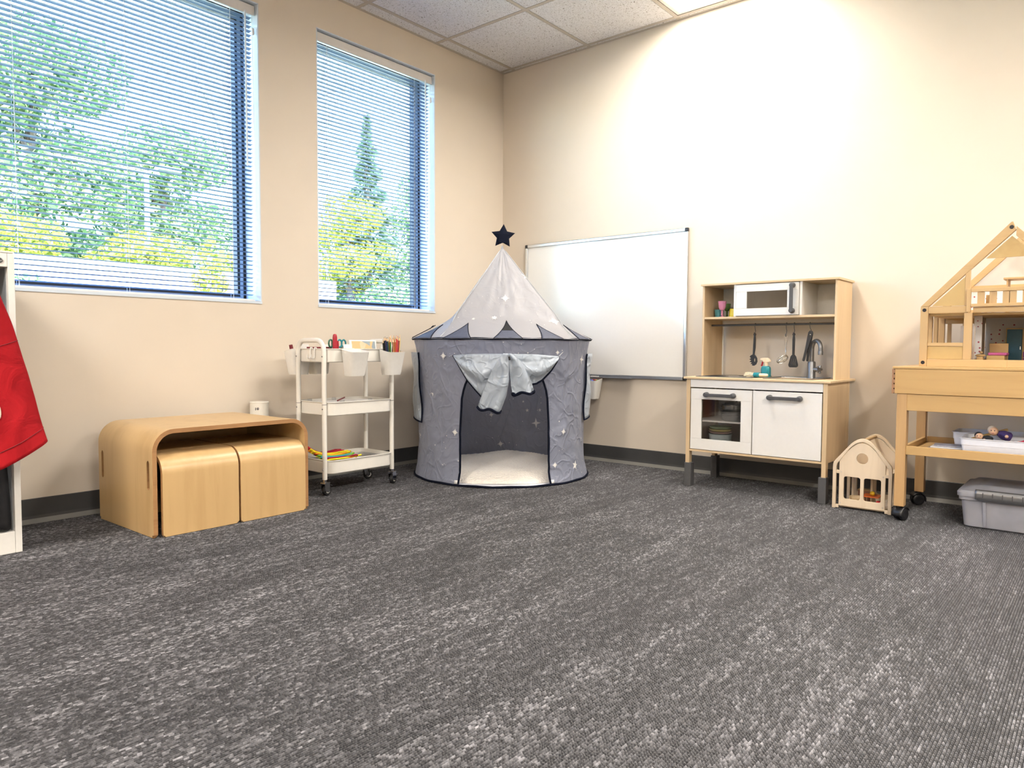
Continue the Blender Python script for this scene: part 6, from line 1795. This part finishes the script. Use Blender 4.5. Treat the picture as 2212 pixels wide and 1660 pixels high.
def tree(x, y, h, spread, label, mat, n, seedv, size=.062, low=.25):
    z = ground_z(x, y)-.05
    t = thing('broadleaf_tree', label, 'tree', (x, y, z), group='trees outside the windows')
    rnd = random.Random(seedv)
    tr_ = MB().tube([(x, y, z), (x+.1, y, z+h*.3), (x+.05, y+.1, z+h*.6), (x, y, z+h*.9)], [.16, .12, .08, .02], 8)
    tk = obj('trunk', tr_, 'bark', t)
    bl = []
    for k in range(11):
        a = 2*pi*k/11*2.4; q = low+(.92-low)*k/10
        rad = spread*(.9-.55*abs(q-.45)*1.4)
        e_ = Vector((x+rad*.6*cos(a), y+rad*.6*sin(a), z+h*q))
        obj('branch', MB().tube([(x+.05, y, z+h*max(.15, q-.15)), tuple(Vector((x, y, z+h*q)).lerp(e_, .5)), tuple(e_)], [.05, .03, .012], 6), 'bark', t)
        bl.append((e_.x, e_.y, e_.z, spread*.5, spread*.45, h*.13))
    obj('foliage', leaf_cloud(bl, n, size, seedv), mat, t, smooth=False, kind='stuff')
    return t
def conifer(x, y, h, spread, label, n, seedv):
    z = ground_z(x, y)-.05
    t = thing('conifer', label, 'tree', (x, y, z), group='trees outside the windows')
    obj('trunk', MB().tube([(x, y, z), (x, y, z+h)], [.18, .02], 8), 'bark', t)
    rnd = random.Random(seedv); mb = MB()
    for k in range(n):
        q = rnd.random()**1.2; R_ = spread*(1-q)*(.75+.25*sin(q*55))
        a = rnd.uniform(0, 2*pi); rr_ = R_*sqrt(rnd.uniform(.15, 1))
        c = Vector((x+rr_*cos(a), y+rr_*sin(a), z+h*(.10+.90*q)-.25*rr_))
        d_ = Vector((cos(a), sin(a), -.35+rnd.uniform(-.3, .3))).normalized(); s_ = .12*rnd.uniform(.6, 1.2)
        b2 = d_.cross(Vector((rnd.gauss(0, 1), rnd.gauss(0, 1), 1))).normalized()
        mb.add([c-d_*s_, c+b2*s_*.3, c+d_*s_, c-b2*s_*.3], [(0, 1, 2, 3)])
    obj('foliage', mb, 'leaf_conifer', t, smooth=False, kind='stuff')
tree(0.05, 9.6, 5.1, 1.75, 'tall leafy green tree filling the left of the wide window', 'leaf_green', 18000, 1)
tree(2.5, 10.6, 3.9, 1.6, 'rounded green tree right of the lamp post outside', 'leaf_green', 14000, 2)
tree(-2.6, 10.0, 5.6, 1.8, 'green tree outside near the hidden end of the wide window', 'leaf_green', 12000, 3)
tree(1.1, 8.3, 2.1, 1.0, 'yellow-green small tree in front of the tall leafy tree', 'leaf_yellow', 7000, 4, .055, .35)
tree(-0.9, 8.0, 2.2, 1.1, 'yellow-green small tree at the left edge of the wide window', 'leaf_yellow', 7000, 5, .055, .35)
tree(3.0, 8.6, 1.9, .9, 'low yellow-green tree seen at the right of the wide window', 'leaf_yellow', 6000, 6, .055, .3)
tree(8.3, 12.5, 3.4, 1.3, 'pale leafy tree beside the conifer in the narrow window', 'leaf_yellow', 9000, 7)
tree(10.6, 12.0, 4.4, 1.5, 'leafy green tree right of the conifer in the narrow window', 'leaf_green', 10000, 8)
conifer(9.0, 12.6, 5.6, 1.45, 'tall dark conifer seen through the narrow window', 7000, 12)
def shrub(x, y, r, h, label, mat, n, seedv):
    z = ground_z(x, y)
    t = thing('shrub', label, 'shrub', (x, y, z-.05), group='shrubs outside the windows')
    mb = MB()
    for k in range(6):
        a = 2*pi*k/6; mb.tube([(x, y, z-.05), (x+r*.3*cos(a), y+r*.3*sin(a), z+h*.5), (x+r*.7*cos(a), y+r*.7*sin(a), z+h*.85)], [.02, .015, .005], 5)
    obj('stems', mb, 'bark', t)
    obj('foliage', leaf_cloud([(x, y, z+h*.55, r, r, h*.5)], n, .06, seedv), mat, t, smooth=False, kind='stuff')
shrub(.88, 5.7, .26, 2.35, 'narrow yellow-green shrub in front of the concrete wall', 'leaf_yellow', 1170, 21)
shrub(-1.35, 5.6, .55, 1.75, 'low green shrub in front of the concrete wall by the cabinet', 'leaf_green', 1950, 22)
shrub(6.2, 8.6, .8, 1.45, 'clipped green hedge shrub at the foot of the narrow window, left', 'leaf_green', 2860, 23)
shrub(7.4, 8.6, .9, 1.55, 'clipped green hedge shrub at the foot of the narrow window, right', 'leaf_green', 3120, 24)
# lamp post
lx, ly = 1.25, 8.35
lz = ground_z(lx, ly)
t = thing('lamp_post', 'slim grey street lamp standing among the trees', 'lamp post', (lx, ly, lz-.05))
obj('pole', MB().tube([(lx, ly, lz-.05), (lx, ly, 3.42)], [.05, .035], 10), 'lamp_post_grey', t)
obj('arm', MB().tube([(lx, ly, 3.36), (lx+.08, ly, 3.44), (lx+.20, ly, 3.47)], .022, 8), 'lamp_post_grey', t)
box('lamp_head', (lx+.16, lx+.52, ly-.10, ly+.10, 3.46, 3.53), 'lamp_post_grey', t, bevel=.02)
# bare twig reaching in from a tree beyond the narrow window
t = thing('bare_tree', 'thin bare tree whose branches cross the narrow window', 'tree', (2.0, 6.9, ground_z(2.0, 6.9)-.05))
obj('trunk', MB().tube([(2.0, 6.9, ground_z(2, 6.9)-.05), (1.95, 6.9, 2.2), (2.05, 6.85, 3.6), (2.2, 6.8, 5.2)], [.07, .06, .05, .02], 8), 'bark', t)
for p_ in ([(2.05, 6.85, 3.5), (2.6, 6.6, 4.25), (3.3, 6.4, 4.75), (4.1, 6.3, 5.0)], [(2.1, 6.85, 3.9), (2.7, 6.7, 4.7), (3.1, 6.6, 5.4)], [(2.02, 6.87, 3.0), (2.9, 6.5, 3.7), (3.2, 6.4, 4.3)], [(2.0, 6.88, 2.9), (1.6, 6.8, 3.9), (1.2, 6.7, 4.5)]):
    br = obj('branch', MB().tube(p_, [.03]+[.018]*(len(p_)-2)+[.006], 6), 'bark', t)
